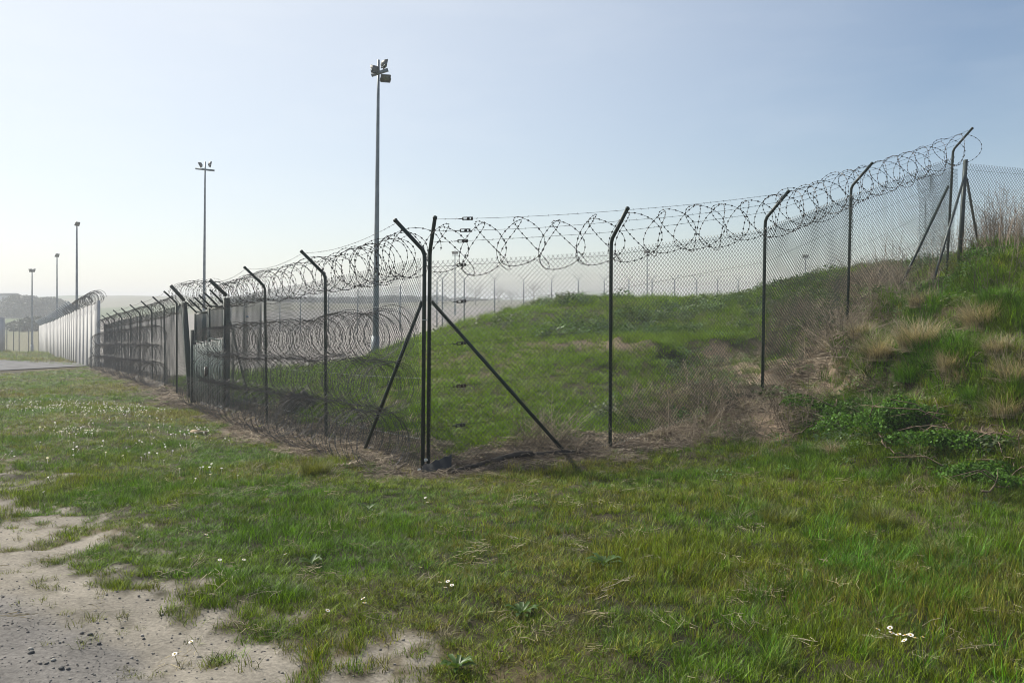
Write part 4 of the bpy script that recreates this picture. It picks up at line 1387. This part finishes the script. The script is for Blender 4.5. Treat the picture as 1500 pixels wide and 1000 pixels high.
# thatch lying in the lawn
X, Y = sample([(2.4, 6, 18), (6, 9, 14), (9, 13, 8)], 104)
Z = ground_z(X, Y); z = zones(X, Y, Z)
keep = (np.random.default_rng(12).random(len(X)) < (0.25 + 0.75 * sstep(0.42, 0.7, fbm(X, Y, 0.6, 95, 3))) * (1 - z['bare'] * 0.9))
X, Y = X[keep], Y[keep]; rng = np.random.default_rng(13)
scatter('thatch', 'dead_blade', X, Y, 0.6 + 0.6 * rng.random(len(X)), tints(X, Y, (0.34, 0.29, 0.17), (0.42, 0.38, 0.26), (0.24, 0.20, 0.11), 37), 'pale dead blades lying in the lawn', 'thatch', tilt=0.2, zoff=0.02)

# brown litter under the fences and on the scars
X, Y = sample([(8.5, 13, 95), (13, 22, 42), (22, 48, 16)], 105)
Z = ground_z(X, Y); z = zones(X, Y, Z)
keep = np.random.default_rng(14).random(len(X)) < np.maximum(z['litter'], 0.16 * z['earth'] * (z['px'] > 950))
X, Y = X[keep], Y[keep]; rng = np.random.default_rng(15)
scatter('leaf_litter', 'litter', X, Y, np.interp(Y, [9, 15, 45], [0.9, 1.1, 2.0]) * (0.6 + 0.7 * rng.random(len(X))), tints(X, Y, (0.25, 0.20, 0.145), (0.37, 0.31, 0.23), (0.14, 0.11, 0.08), 47, 0.4), 'brown dead stalks and litter along the foot of the fences', 'litter', tilt=0.15)

# leafy weeds on the bank and inside
X, Y = sample([(6, 9, 60), (9, 13, 75), (13, 20, 45), (20, 28, 20)], 106)
Z = ground_z(X, Y); z = zones(X, Y, Z)
px, py = z['px'], z['py']
wd = np.maximum.reduce([sstep(1.25, 0.6, np.hypot((px - 1330) / 130, (py - 625) / 75)), sstep(1.2, 0.6, np.hypot((px - 1470) / 70, (py - 690) / 60)), sstep(1.2, 0.6, np.hypot((px - 1440) / 70, (py - 410) / 45)),
                        sstep(1.2, 0.5, np.hypot((px - 1060) / 90, (py - 545) / 45)), sstep(1.2, 0.5, np.hypot((px - 1180) / 90, (py - 440) / 45)) * z['inside'], sstep(1.2, 0.5, np.hypot((px - 950) / 90, (py - 610) / 30)) * 0.6])
terrace = sstep(18, 7, np.abs(py - (488 - (px - 800) * 0.14))) * sstep(780, 830, px) * sstep(1080, 1020, px) * z['inside'] * (Y > 15)
wd = np.maximum(wd, terrace)
wd = wd * (0.25 + 0.75 * sstep(0.4, 0.6, fbm(X, Y, 0.6, 97, 3)))
wd = np.maximum(wd, 0.75 * sstep(950, 1250, px) * sstep(720, 640, py) * sstep(0.5, 0.7, fbm(X, Y, 0.8, 99, 3)))
wd = np.maximum(wd, 0.5 * (z['inside'] & (py < 500)) * sstep(0.5, 0.66, fbm(X, Y, 1.6, 98, 3)) * (Y > 18))
keep = (np.random.default_rng(16).random(len(X)) < wd * (1 - 0.7 * z['earth'])) & (Y < 29)
X, Y = X[keep], Y[keep]; rng = np.random.default_rng(17)
scatter('leafy_weeds', 'weed', X, Y, np.interp(Y, [8, 14, 26], [0.8, 1.0, 1.7]) * (0.6 + 0.8 * rng.random(len(X))), tints(X, Y, (0.055, 0.115, 0.026), (0.08, 0.14, 0.036), (0.10, 0.12, 0.045), 57), 'low leafy weeds and nettles on the bank', 'weeds', tilt=0.25)

# dead bramble canes and tall dry stems
X, Y = sample([(9, 13, 40), (13, 20, 26)], 107)
Z = ground_z(X, Y); z = zones(X, Y, Z)
px, py = z['px'], z['py']
w = np.maximum.reduce([1.7 * sstep(1.2, 0.5, np.hypot((px - 1275) / 55, (py - 440) / 50)), sstep(1.2, 0.5, np.hypot((px - 1195) / 75, (py - 500) / 50)) * 1.2, sstep(1.2, 0.5, np.hypot((px - 1030) / 115, (py - 603) / 48)) * 1.1,
                       sstep(1.2, 0.5, np.hypot((px - 1110) / 85, (py - 605) / 50)) * 1.2, sstep(1.2, 0.5, np.hypot((px - 1430) / 60, (py - 770) / 60)) * 0.5, sstep(1.2, 0.5, np.hypot((px - 800) / 60, (py - 655) / 15))])
keep = np.random.default_rng(18).random(len(X)) < w * 0.6 * (1 - 0.85 * z['earth'])
X, Y = X[keep], Y[keep]; rng = np.random.default_rng(19)
scatter('dead_bramble', 'bramble', X, Y, 0.8 + 0.9 * rng.random(len(X)), tints(X, Y, (0.24, 0.19, 0.135), (0.36, 0.30, 0.225), (0.12, 0.092, 0.068), 67, 0.4), 'tangled dead bramble canes by the foot of the fence on the bank', 'bramble', tilt=0.3)
X, Y = sample([(11, 15, 14), (15, 20, 11)], 108)
Z = ground_z(X, Y); px, py = proj(X, Y, Z)
w = np.maximum(sstep(1400, 1440, px) * sstep(14.2, 15.0, Y), 0.12 * sstep(1200, 1300, px) * sstep(560, 450, py))
keep = np.random.default_rng(20).random(len(X)) < w
X, Y = X[keep], Y[keep]; rng = np.random.default_rng(21)
scatter('dry_stems', 'dry_stem', X, Y, 0.8 + 0.7 * rng.random(len(X)), tints(X, Y, (0.18, 0.135, 0.10), (0.25, 0.195, 0.145), (0.11, 0.085, 0.065), 77), 'tall thin dry stems on top of the bank', 'dry stems', tilt=0.08)

# gravel on the bare soil
def pebble_mesh(mb, r):
    n = 5
    V, Q, T = [], [], []
    for k in range(3):
        zz = (-0.35, 0.1, 0.5)[k]; rr = (0.85, 1.0, 0.55)[k]
        for j in range(6):
            a = j * 1.0472 + 0.2 * k; q = rr * r.uniform(0.75, 1.15)
            V.append((math.cos(a) * q, math.sin(a) * q, zz * r.uniform(0.8, 1.2)))
    for k in range(2):
        for j in range(6):
            Q.append((k * 6 + j, k * 6 + (j + 1) % 6, k * 6 + 6 + (j + 1) % 6, k * 6 + 6 + j))
    V.append((0, 0, 0.62))
    for j in range(6):
        T.append((12 + j, 12 + (j + 1) % 6, 18))
    mb.add(np.array(V), Q, T)


M['pebble'] = leafy('pebble', None, 0.0, 0.9, 0.1)
lib('pebble', M['pebble'], 5, pebble_mesh)
X, Y = sample([(2.4, 5, 900), (5, 8, 300), (8, 12, 80)], 109)
Z = ground_z(X, Y); z = zones(X, Y, Z)
keep = np.random.default_rng(22).random(len(X)) < 0.3 * z['bare'] + 0.4 * z['track']
X, Y = X[keep], Y[keep]; rng = np.random.default_rng(23)
scatter('gravel', 'pebble', X, Y, 0.0022 + 0.006 * rng.random(len(X)) ** 4 + 0.002 * rng.random(len(X)), tints(X, Y, (0.20, 0.185, 0.165), (0.32, 0.29, 0.25), (0.15, 0.14, 0.13), 87), 'fine gravel on the bare sandy ground', 'gravel', zoff=0.001)

# ------------------------------------------------------------------ single plants
def tussock(px, py, Y, R, h, n, mat, label, group, seed, lean=1.2):
    rng_ = np.random.default_rng(seed)
    p = up_(px, py, y_on(px, py)); p[2] = gz(p[0], p[1])
    mb = MB(); blades(mb, n * 2 // 3, R, h * 0.4, h, 0.0060, lean, rng_, 5, 0.8); blades(mb, n // 3, R * 1.25, h * 0.25, h * 0.9, 0.0052, lean * 0.6, rng_, 4, 0.5); sticks(mb, n // 12, R * 1.4, h * 0.6, 0.002, rng_)
    o = mb.build('grass_tussock', mat)
    o.location = p
    tag(o, label, 'grass tussock', group)


TG = 'tussocks of coarse grass'
tussock(463, 697, 8.9, 0.13, 0.29, 800, M['tussock_green'], 'round olive tussock at the lawn edge left of the corner posts', TG, 1, 0.75)
tussock(1345, 515, 11.4, 0.17, 0.62, 1300, M['tussock_straw'], 'large straw coloured tussock drooping over the middle of the bank', TG, 2, 1.05)
tussock(1290, 528, 11.4, 0.14, 0.5, 800, M['tussock_straw'], 'straw coloured tussock just left of the large drooping one', TG, 3, 1.05)
tussock(1440, 485, 11.7, 0.17, 0.58, 1200, M['tussock_straw'], 'straw coloured tussock high on the bank near the right edge', TG, 4, 1.05)
tussock(1490, 560, 10.3, 0.14, 0.42, 800, M['tussock_straw'], 'smaller straw tussock at the right edge above the earth step', TG, 5, 1.05)
for k_, (x_, y_, r_, h_, n_, lab_) in enumerate((
        (1240, 545, 0.10, 0.34, 420, 'small straw tussock beside the bare earth right of the third fence post'), (1395, 545, 0.12, 0.40, 600, 'straw tussock in the hollow right of the large drooping one'),
        (1462, 520, 0.11, 0.36, 500, 'straw tussock between the two higher straw tussocks at the right'), (1350, 450, 0.13, 0.42, 600, 'straw tussock right of the foot of the last fence brace'),
        (1405, 560, 0.10, 0.30, 420, 'low straw tussock just above the dark leafy bush'), (1475, 610, 0.12, 0.36, 520, 'straw tussock at the right edge below the earth step'),
        (1260, 495, 0.12, 0.40, 520, 'straw tussock at the foot of the fourth fence post'), (1225, 665, 0.09, 0.24, 320, 'faded straw tussock at the bottom of the slope'))):
    tussock(x_, y_, 0, r_, h_, n_, M['tussock_straw'], lab_, TG, 20 + k_, 1.1)
for k_, (x_, y_, r_, h_, n_, lab_) in enumerate((
        (1330, 560, 0.13, 0.34, 620, 'fresh green tussock directly below the large straw tussock'), (1430, 590, 0.13, 0.32, 600, 'fresh green tussock right of the low straw tussock on the bank'),
        (1455, 445, 0.13, 0.36, 600, 'green tussock high on the bank near the crest'), (1180, 665, 0.10, 0.22, 420, 'green tussock at the toe of the bank left of the leafy clumps'))):
    tussock(x_, y_, 0, r_, h_, n_, M['tussock_fresh'], lab_, TG, 40 + k_, 0.9)
tussock(1290, 770, 6.35, 0.12, 0.24, 420, M['tussock_green'], 'dark green tussock in the lower right lawn below the leafy hollow', TG, 6, 1.0)
tussock(1370, 820, 5.5, 0.11, 0.22, 380, M['tussock_green'], 'green tussock in the lower right lawn above the daisies', TG, 7, 1.0)
tussock(1140, 765, 6.4, 0.12, 0.20, 360, M['tussock_green'], 'green tussock in the lawn midway between fence foot and photo bottom', TG, 8, 1.0)


def bush(px, py, Y, r, n, label, seed):
    p = up_(px, py, Y if Y > 14 else y_on(px, py)); p[2] = gz(p[0], p[1])
    t = thing('bramble_bush', p, label, 'bush', 'leafy bushes on the bank')
    rng_ = np.random.default_rng(seed)
    cs = [p + np.array([rng_.normal() * r[0] * 0.5, rng_.normal() * r[1] * 0.45, r[2] * rng_.uniform(-0.15, 0.3)]) for _ in range(11)]
    rr = [np.asarray(r) * rng_.uniform(0.25, 0.6, 3) for _ in cs]
    leaf_mass('foliage', M['ivy'], cs, rr, int(n * 2.7), 0.0145, None, None, None, seed, t)
    mb = MB()
    for k in range(12):
        a = p + np.array([rng_.normal() * r[0] * 0.4, rng_.normal() * r[1] * 0.4, -0.03])
        b = a + np.array([rng_.normal() * r[0] * 0.6, rng_.normal() * r[1] * 0.6, r[2] * rng_.uniform(0.4, 1.1)])
        m_ = 0.5 * (a + b) + UP * 0.1
        mb.tube([a, m_, b], [0.006, 0.005, 0.002], 4)
    mb.build('stems', M['twig'], t)


bush(1345, 625, 9.3, (0.6, 0.42, 0.36), 2200, 'dark leafy bramble bush beneath the large straw tussock on the bank', 1)
bush(1260, 600, 9.9, (0.5, 0.38, 0.22), 1800, 'leafy bramble clump left of the dark bush on the bank', 2)
bush(1415, 650, 8.7, (0.5, 0.4, 0.18), 1900, 'leafy bramble clump below the earth step on the right', 3)
bush(1455, 700, 8.0, (0.5, 0.4, 0.16), 1900, 'pale leafy clump at the right edge above the dry patch', 4)
bush(1425, 400, 14.9, (0.7, 0.4, 0.4), 1500, 'dark leafy clump on the crest in front of the older fence', 5)
bush(1480, 395, 14.7, (0.7, 0.4, 0.35), 1400, 'dark leafy clump on the crest at the right edge', 6)


def branch(pts, r, twigs, label, seed):
    rng_ = np.random.default_rng(seed)
    P = []
    for (x, y, Y, h) in pts:
        Y = y_on(x, y + 14); q = up_(x, y, Y); q[2] = max(q[2], gz(q[0], q[1]) + 0.03)
        P.append(q)
    P = np.array(P)
    t = np.linspace(0, 1, 14); tt = np.linspace(0, 1, len(P))
    C = np.stack([np.interp(t, tt, P[:, k]) for k in range(3)], 1) + rng_.normal(size=(14, 3)) * 0.01
    mb = MB(); mb.tube(C, np.linspace(r, r * 0.35, 14), 5)
    for k in range(twigs):
        i = rng_.integers(3, 13); d = (C[13] - C[0]); d /= np.linalg.norm(d)
        e = C[i] + (d * 0.6 + rng_.normal(size=3) * 0.5) * rng_.uniform(0.1, 0.28)
        mb.tube([C[i], 0.5 * (C[i] + e) + rng_.normal(size=3) * 0.012, e], [r * 0.45, r * 0.35, r * 0.2], 4, caps=False)
    o = mb.build('dead_branch', M['twig'], at=C[0])
    tag(o, label, 'branch', 'dead branches on the bank')


branch([(1285, 611, 8.9, 0.22), (1340, 625, 8.7, 0.26), (1385, 638, 8.6, 0.22)], 0.011, 7, 'forked dead branch lying across the dark leafy bush', 1)
branch([(1286, 622, 8.8, 0.2), (1295, 655, 8.5, 0.12), (1340, 672, 8.3, 0.1)], 0.010, 6, 'bent dead branch hanging down the left side of the dark bush', 2)
branch([(1434, 625, 8.6, 0.3), (1462, 648, 8.4, 0.25), (1475, 680, 8.1, 0.1)], 0.008, 2, 'thin curved dead branch below the earth step', 3)
branch([(1440, 722, 7.3, 0.06), (1475, 705, 7.3, 0.12), (1515, 690, 7.3, 0.15)], 0.009, 5, 'dead branch sticking out at the right edge above the dry patch', 4)
branch([(1210, 585, 10.2, 0.1), (1240, 575, 10.2, 0.16), (1285, 568, 10.3, 0.1)], 0.009, 8, 'twiggy dead branch on the slope below the third fence post', 5)
branch([(1160, 640, 9.4, 0.05), (1190, 622, 9.6, 0.06), (1225, 612, 9.7, 0.04)], 0.007, 3, 'thin dead stick lying at the bottom of the slope', 6)
branch([(1441, 420, 13.6, 0.1), (1452, 428, 13.5, 0.1)], 0.016, 0, 'short pale broken stick near the crest at the right', 7)
branch([(733, 963, 3.75, 0.03), (733, 945, 3.95, 0.05), (760, 925, 4.15, 0.03)], 0.0025, 0, 'pale curved stalk lying in the lawn at the bottom centre', 8)

# daisies
def daisy_proto():
    rng_ = np.random.default_rng(4)
    pm = MB()
    for k in range(16):
        a = k * 0.3927 + rng_.uniform(-0.05, 0.05)
        d = np.array([math.cos(a), math.sin(a), 0]); s = np.array([-d[1], d[0], 0])
        L = 0.0125 * rng_.uniform(0.9, 1.1)
        pm.add([d * 0.003 - s * 0.0012, d * 0.003 + s * 0.0012, d * L * 0.8 + s * 0.0024 + UP * 0.002, d * L + UP * 0.0015, d * L * 0.8 - s * 0.0024 + UP * 0.002], [(0, 1, 2, 4)], [(4, 2, 3)])
    cm = MB(); cm.tube([(0, 0, -0.001), (0, 0, 0.003), (0, 0, 0.0048)], [0.0045, 0.004, 0.0015], 8)
    sm = MB(); sm.tube([(0, 0, -0.09), (0.003, 0.001, -0.04), (0, 0, 0)], 0.0011, 4)
    return pm.mesh('petals', M['petal']), cm.mesh('centre', M['yellow']), sm.mesh('stalk', M['tussock_green'])


DP = daisy_proto()


def daisy(px, py, Y, label, group, scale=1.0, tilt=None, hgt=0.055):
    rng_ = random.Random(int(px * 31 + py))
    x = (px - CX) / F * Y
    t = thing('daisy', (x, Y, gz(x, Y) + hgt), label, 'daisy', group)
    t.rotation_euler = (tilt if tilt is not None else rng_.uniform(0.1, 0.55), rng_.uniform(-0.3, 0.3), rng_.uniform(0, 6))
    t.scale = (scale,) * 3
    for nm, me in zip(('petals', 'centre', 'stalk'), DP):
        o = bpy.data.objects.new(nm, me); COL.objects.link(o); o.parent = t


for (x, y, w_) in ((1285, 920, 'leftmost'), (1304, 918, 'upper left'), (1306, 926, 'second from the left, lower'), (1316, 929, 'middle left'), (1326, 929, 'middle upper'), (1334, 930, 'centre right'), (1341, 934, 'second from the right'), (1352, 933, 'rightmost'), (1325, 938, 'lowest')):
    daisy(x, y, y_on(x, y + 18), f'{w_} white daisy of the close cluster at the bottom right', 'daisies clustered at the bottom right', 1.15)
for (x, y, w_) in ((644, 853, 'leftmost'), (656, 852, 'topmost'), (662, 858, 'rightmost'), (652, 861, 'lowest')):
    daisy(x, y, y_on(x, y + 14), f'{w_} white daisy of the small group of four near the bottom centre', 'four daisies near the bottom centre', 1.0)
for (x, y, lab) in ((532, 880, 'upper of two close white daisies left of the bottom centre'), (534, 887, 'lower of two close white daisies left of the bottom centre'), (626, 733, 'lone white daisy below the foot of the corner posts'),
                    (623, 726, 'white daisy tucked beside a straw tip below the corner posts'), (616, 832, 'lone white daisy above the small group of four'), (280, 945, 'white daisy on the dirt edge at the bottom left'), (256, 964, 'white daisy in the lowest tuft at the bottom left'),
                    (357, 820, 'white daisy right of centre in the left lawn'), (322, 820, 'white daisy left of the dock plant'), (305, 787, 'white daisy in the thin grass of the left lawn'), (302, 782, 'white daisy just above another in the left lawn'),
                    (418, 812, 'white daisy directly left of the dock plant'), (480, 898, 'white daisy beside the sandy patch'), (203, 763, 'white daisy in the worn grass at the left'), (203, 786, 'white daisy at the border of the dirt on the left')):
    daisy(x, y, y_on(x, y + 12), lab, 'scattered daisies in the lawn', 1.05)
# drifts of daisies farther off
def daisy_head(mb, r):
    V = [(0, 0, 0.0035)]
    for k in range(8):
        a = k * 0.7854; V.append((math.cos(a) * 0.0125, math.sin(a) * 0.0125, 0.001 * r.uniform(-1, 2)))
    mb.add(V, None, [(0, 1 + k, 1 + (k + 1) % 8) for k in range(8)])
    mb.tube([(0, 0, -0.09), (0, 0, 0)], 0.0012, 3, caps=False)


lib('daisy', M['petal'], 3, daisy_head)
rng = np.random.default_rng(31)
dx, dy = [], []
for (cx_, cy_, sx, sy, n) in ((85, 598, 42, 6, 260), (200, 606, 40, 9, 130), (105, 635, 26, 4, 70), (240, 650, 60, 14, 60), (270, 690, 40, 18, 22), (130, 660, 70, 18, 24), (285, 640, 20, 5, 40), (60, 700, 30, 20, 6), (160, 605, 30, 6, 60)):
    for _ in range(n):
        x, y = cx_ + rng.normal() * sx, cy_ + rng.normal() * sy
        if y < 585: continue
        
        if rng.random() < 0.68: dx.append(x); dy.append(y)
Yd = []
Ys = np.linspace(6, 30, 700)
for x, y in zip(dx, dy):
    _, q = proj((x - CX) / F * Ys, Ys, base_z((x - CX) / F * Ys, Ys)); Yd.append(Ys[np.argmax(q < y)])
Yd = np.array(Yd); Xd = (np.array(dx) - CX) / F * Yd
ok = (seg_dist(Xd, Yd, L_LINE)[0] > 1.1)
Xd, Yd = Xd[ok], Yd[ok]
scatter('daisy_drift', 'daisy', Xd, Yd, 0.9 + 0.4 * rng.random(len(Xd)), np.ones((len(Xd), 3)), 'drifts of tiny white daisies in the lawn left of the fence', 'daisies', tilt=0.35, zoff=0.09)

# broad-leaved weeds
def dock(px, py, size, n, label, seed):
    rng_ = np.random.default_rng(seed)
    Y = y_on(px, py); x = (px - CX) / F * Y
    mb = MB()
    for k in range(n):
        a = k * 2.4 + rng_.uniform(-0.3, 0.3); el = rng_.uniform(0.15, 0.9)
        d = np.array([math.cos(a), math.sin(a), 0]); s = np.array([-d[1], d[0], 0]); L = size * rng_.uniform(0.7, 1.1); W = L * 0.32
        mid = d * L * 0.5 + UP * L * 0.5 * el; tip = d * L + UP * L * (el * 0.6)
        q1 = d * L * 0.25 + UP * L * 0.3 * el; q2 = d * L * 0.75 + UP * L * 0.62 * el
        mb.add([(0, 0, 0), q1 + s * W * 0.4 + UP * 0.006, q1, q1 - s * W * 0.4 + UP * 0.006, q2 + s * W * 0.45 + UP * 0.008, q2, q2 - s * W * 0.45 + UP * 0.008, tip],
               [(1, 4, 5, 2), (2, 5, 6, 3)], [(0, 1, 2), (0, 2, 3), (4, 7, 5), (5, 7, 6)])
    o = mb.build('dock_plant', M['ivy_bright'])
    o.location = (x, Y, gz(x, Y) + 0.02)
    tag(o, label, 'weed', 'broad leaved weeds in the lawn')


M['ivy_bright'] = leafy('dock_leaf', (0.060, 0.115, 0.024), 0.35, 0.45, 0.25)
dock(456, 830, 0.09, 14, 'dark green dock plant in the lawn at centre left', 1)
dock(670, 985, 0.085, 13, 'dock plant at the very bottom centre', 2)
dock(885, 832, 0.12, 18, 'broad leaved plant right of the bottom centre lawn', 3)
dock(765, 905, 0.09, 16, 'bright green leafy weed in the lower middle lawn', 4)
dock(540, 750, 0.10, 12, 'dark leafy weed at the lawn edge below the razor coils', 5)
dock(310, 700, 0.08, 10, 'low leafy weed in the left lawn', 6)

# ------------------------------------------------------------------ small things by the fence
def irregular_stone(px, py, r, mat, label, group, seed):
    rng_ = np.random.default_rng(seed)
    Y = y_on(px, py); x = (px - CX) / F * Y
    mb = MB()
    V, Q, T = [], [], []
    for k in range(5):
        ph = -1.2 + k * 0.6
        for j in range(9):
            a = j * 0.698; q = rng_.uniform(0.8, 1.15)
            V.append((math.cos(a) * math.cos(ph) * r * q * 1.25, math.sin(a) * math.cos(ph) * r * q, math.sin(ph) * r * 0.7 * rng_.uniform(0.85, 1.1)))
    for k in range(4):
        for j in range(9):
            Q.append((k * 9 + j, k * 9 + (j + 1) % 9, k * 9 + 9 + (j + 1) % 9, k * 9 + 9 + j))
    V += [(0, 0, -r * 0.7), (0, 0, r * 0.7)]
    for j in range(9):
        T += [(45, (j + 1) % 9, j), (46, 36 + j, 36 + (j + 1) % 9)]
    mb.add(V, Q, T)
    o = mb.build('stone', mat); o.location = (x, Y, gz(x, Y) + r * 0.35); o.rotation_euler = (0, 0, seed * 1.3)
    tag(o, label, 'stone', group)


SG = 'loose stones on the bare ground'
irregular_stone(46, 957, 0.014, M['stone_dark'], 'dark stone near the left edge of the gravel', SG, 1)
irregular_stone(90, 979, 0.012, M['stone_dark'], 'dark stone in the gravel at the bottom, left of a smaller one', SG, 2)
irregular_stone(100, 980, 0.008, M['stone_dark'], 'smaller dark stone beside another at the bottom left', SG, 3)
irregular_stone(120, 928, 0.010, M['stone_dark'], 'dark stone in the row along the sandy ruts', SG, 4)
irregular_stone(132, 930, 0.012, M['stone_dark'], 'broader dark stone in the row along the sandy ruts', SG, 5)
irregular_stone(145, 944, 0.010, M['stone_dark'], 'dark stone below the sandy ruts', SG, 6)
irregular_stone(45, 952, 0.011, M['stone_pale'], 'pale stone touching a dark one near the left edge', SG, 7)
irregular_stone(78, 967, 0.010, M['stone_pale'], 'pale stone between the dark ones at the bottom left', SG, 8)
irregular_stone(304, 750, 0.02, M['stone_dark'], 'dark clod in the middle of the left lawn', SG, 9)

# black plastic sheet and white scraps at the corner
c0 = up_(618, 689, 9.6); c1 = up_(661, 681, 9.6)
mb = MB()
n = 10
V = []
for k in range(n):
    t = k / (n - 1); q = c0 + (c1 - c0) * t
    h = 0.07 + 0.07 * t + 0.012 * math.sin(k * 2.1)
    for j in range(4):
        V.append(q + np.array([0, -0.02 * math.sin(k * 1.7 + j) + 0.02 * j, h * j / 3 - 0.03]))
i = (np.arange(n - 1)[:, None] * 4 + np.arange(3)[None]).ravel()
Vb = [v + np.array([0, 0.012, 0]) for v in V]
mb.add(V, np.stack([i, i + 4, i + 5, i + 1], 1)); mb.add(Vb, np.stack([i + 1, i + 5, i + 4, i], 1))
for j in (0, 3):
    for k in range(n - 1):
        a, b = k * 4 + j, k * 4 + 4 + j
        mb.add([V[a], V[b], Vb[b], Vb[a]], [(0, 1, 2, 3)])
tag(mb.build('plastic_sheet', M['black'], at=c0), 'black plastic sheet folded around the foot of the corner posts', 'plastic sheet')


def scrap(px, py, Y, w, h, label, seed, mat='white_scrap', name='plastic_scrap', dz=0.02):
    rng_ = np.random.default_rng(seed)
    p = up_(px, py, Y)
    mb = MB(); V = []
    for i_ in range(5):
        for j_ in range(4):
            V.append(p + np.array([(i_ / 4 - 0.5) * w, rng_.uniform(-0.02, 0.02), (j_ / 3 - 0.5) * h + rng_.uniform(-0.25, 0.25) * h + dz]))
    i_ = (np.arange(4)[:, None] * 4 + np.arange(3)[None]).ravel()
    Vb = [v + np.array([0, 0.004, 0]) for v in V]
    mb.add(V, np.stack([i_, i_ + 4, i_ + 5, i_ + 1], 1)); mb.add(Vb, np.stack([i_ + 1, i_ + 5, i_ + 4, i_], 1))
    tag(mb.build(name, M[mat], at=p), label, 'plastic scrap')


scrap(624, 676, 9.55, 0.045, 0.03, 'torn white plastic scrap caught on the corner post foot', 1)
scrap(614, 690, 9.5, 0.035, 0.018, 'small white plastic scrap on the ground at the corner', 2)
scrap(549, 661, 10.9, 0.20, 0.06, 'crumpled white plastic film at the foot of the left brace', 3)
scrap(362, 465, 16.9, 0.05, 0.035, 'tiny blue plastic tag hanging in the left fence mesh', 4, 'blue', 'plastic_tag')

# timber edging along the foot of the right fence
P = []
for (x, y, Y, h) in ((662, 692, 9.45, 0.02), (720, 684, 9.62, 0.05), (770, 672, 9.8, 0.06), (835, 664, 9.95, 0.05), (868, 664, 10.0, 0.02)):
    q = up_(x, y, Y); q[2] = max(gz(q[0], q[1]) + h, q[2]); P.append(q)
P = np.array(P); t = np.linspace(0, 1, 24)
C = np.stack([np.interp(t, np.linspace(0, 1, 5), P[:, k]) for k in range(3)], 1)
C[:, 2] += 0.012 * np.sin(t * 17)
C[:, 2] -= 0.02 * np.abs(np.sin(t * 9))
mb = MB(); mb.tube(C, 0.036 * (0.55 + 0.45 * np.sin(np.pi * np.clip(t * 0.9 + 0.1, 0, 1))) * (1 + 0.15 * np.sin(t * 31)), 7)
tag(mb.build('timber_log', M['timber'], at=C[0]), 'dark half buried timber lying along the fence foot under the diagonal brace', 'timber')
# pale offcut
o_ = up_(291, 632, 14.3); o_[2] = gz(o_[0], o_[1])
mb = MB(); mb.box(o_ + UP * 0.03, (0.30, 0.07, 0.05), (np.array([0.95, -0.3, 0]), np.array([0.3, 0.95, 0]), UP)); mb.box(o_ + UP * 0.06 + np.array([-0.05, 0.01, 0]), (0.14, 0.05, 0.02), (np.array([0.95, -0.3, 0]), np.array([0.3, 0.95, 0]), UP))
tag(mb.build('wood_offcut', M['pale_wood'], at=o_), 'pale wooden offcut lying where the lawn meets the brown strip', 'wood offcut')
# spoil heap inside the left fence
hp = up_(437, 598, 16.2); hp[2] = gz(hp[0], hp[1])
mb = MB(); rng = np.random.default_rng(3)
V = []; nx, ny = 22, 14
for i_ in range(nx):
    for j_ in range(ny):
        u_, v_ = i_ / (nx - 1) * 2 - 1, j_ / (ny - 1) * 2 - 1
        h = max(0, 1 - u_ * u_ - v_ * v_) ** 0.6 * 0.34 * (0.3 + 1.3 * vnoise(u_ * 5 + 9, v_ * 5, 0.6, 3))
        V.append(hp + np.array([u_ * 0.42, v_ * 0.35, h - 0.06]))
i_ = (np.arange(nx - 1)[:, None] * ny + np.arange(ny - 1)[None]).ravel()
mb.add(V, np.stack([i_, i_ + ny, i_ + ny + 1, i_ + 1], 1))
tag(mb.build('spoil_heap', M['concrete_dark'], at=hp), 'dark heap of spoil just inside the fence left of the corner', 'heap')

# ------------------------------------------------------------------ haze
mb = MB()
zt = 16.5
mb.box((0, 830, (ZMIN - 1 + zt) / 2), (6200, 1700, zt - ZMIN + 1))
hz = mb.build('haze', None)
hm = bpy.data.materials.new('haze_air'); hm.use_nodes = True
hn = hm.node_tree.nodes; hn.clear()
ho = hn.new('ShaderNodeOutputMaterial'); hv = hn.new('ShaderNodeVolumePrincipled')
hv.inputs['Color'].default_value = (0.93, 0.96, 1.0, 1)
hv.inputs['Density'].default_value = HAZE_DENSITY
hv.inputs['Anisotropy'].default_value = 0.1
hm.node_tree.links.new(hv.outputs[0], ho.inputs['Volume'])
hz.data.materials.append(hm)
tag(hz, 'pale morning haze filling the air over the whole site', 'haze', kind='stuff')
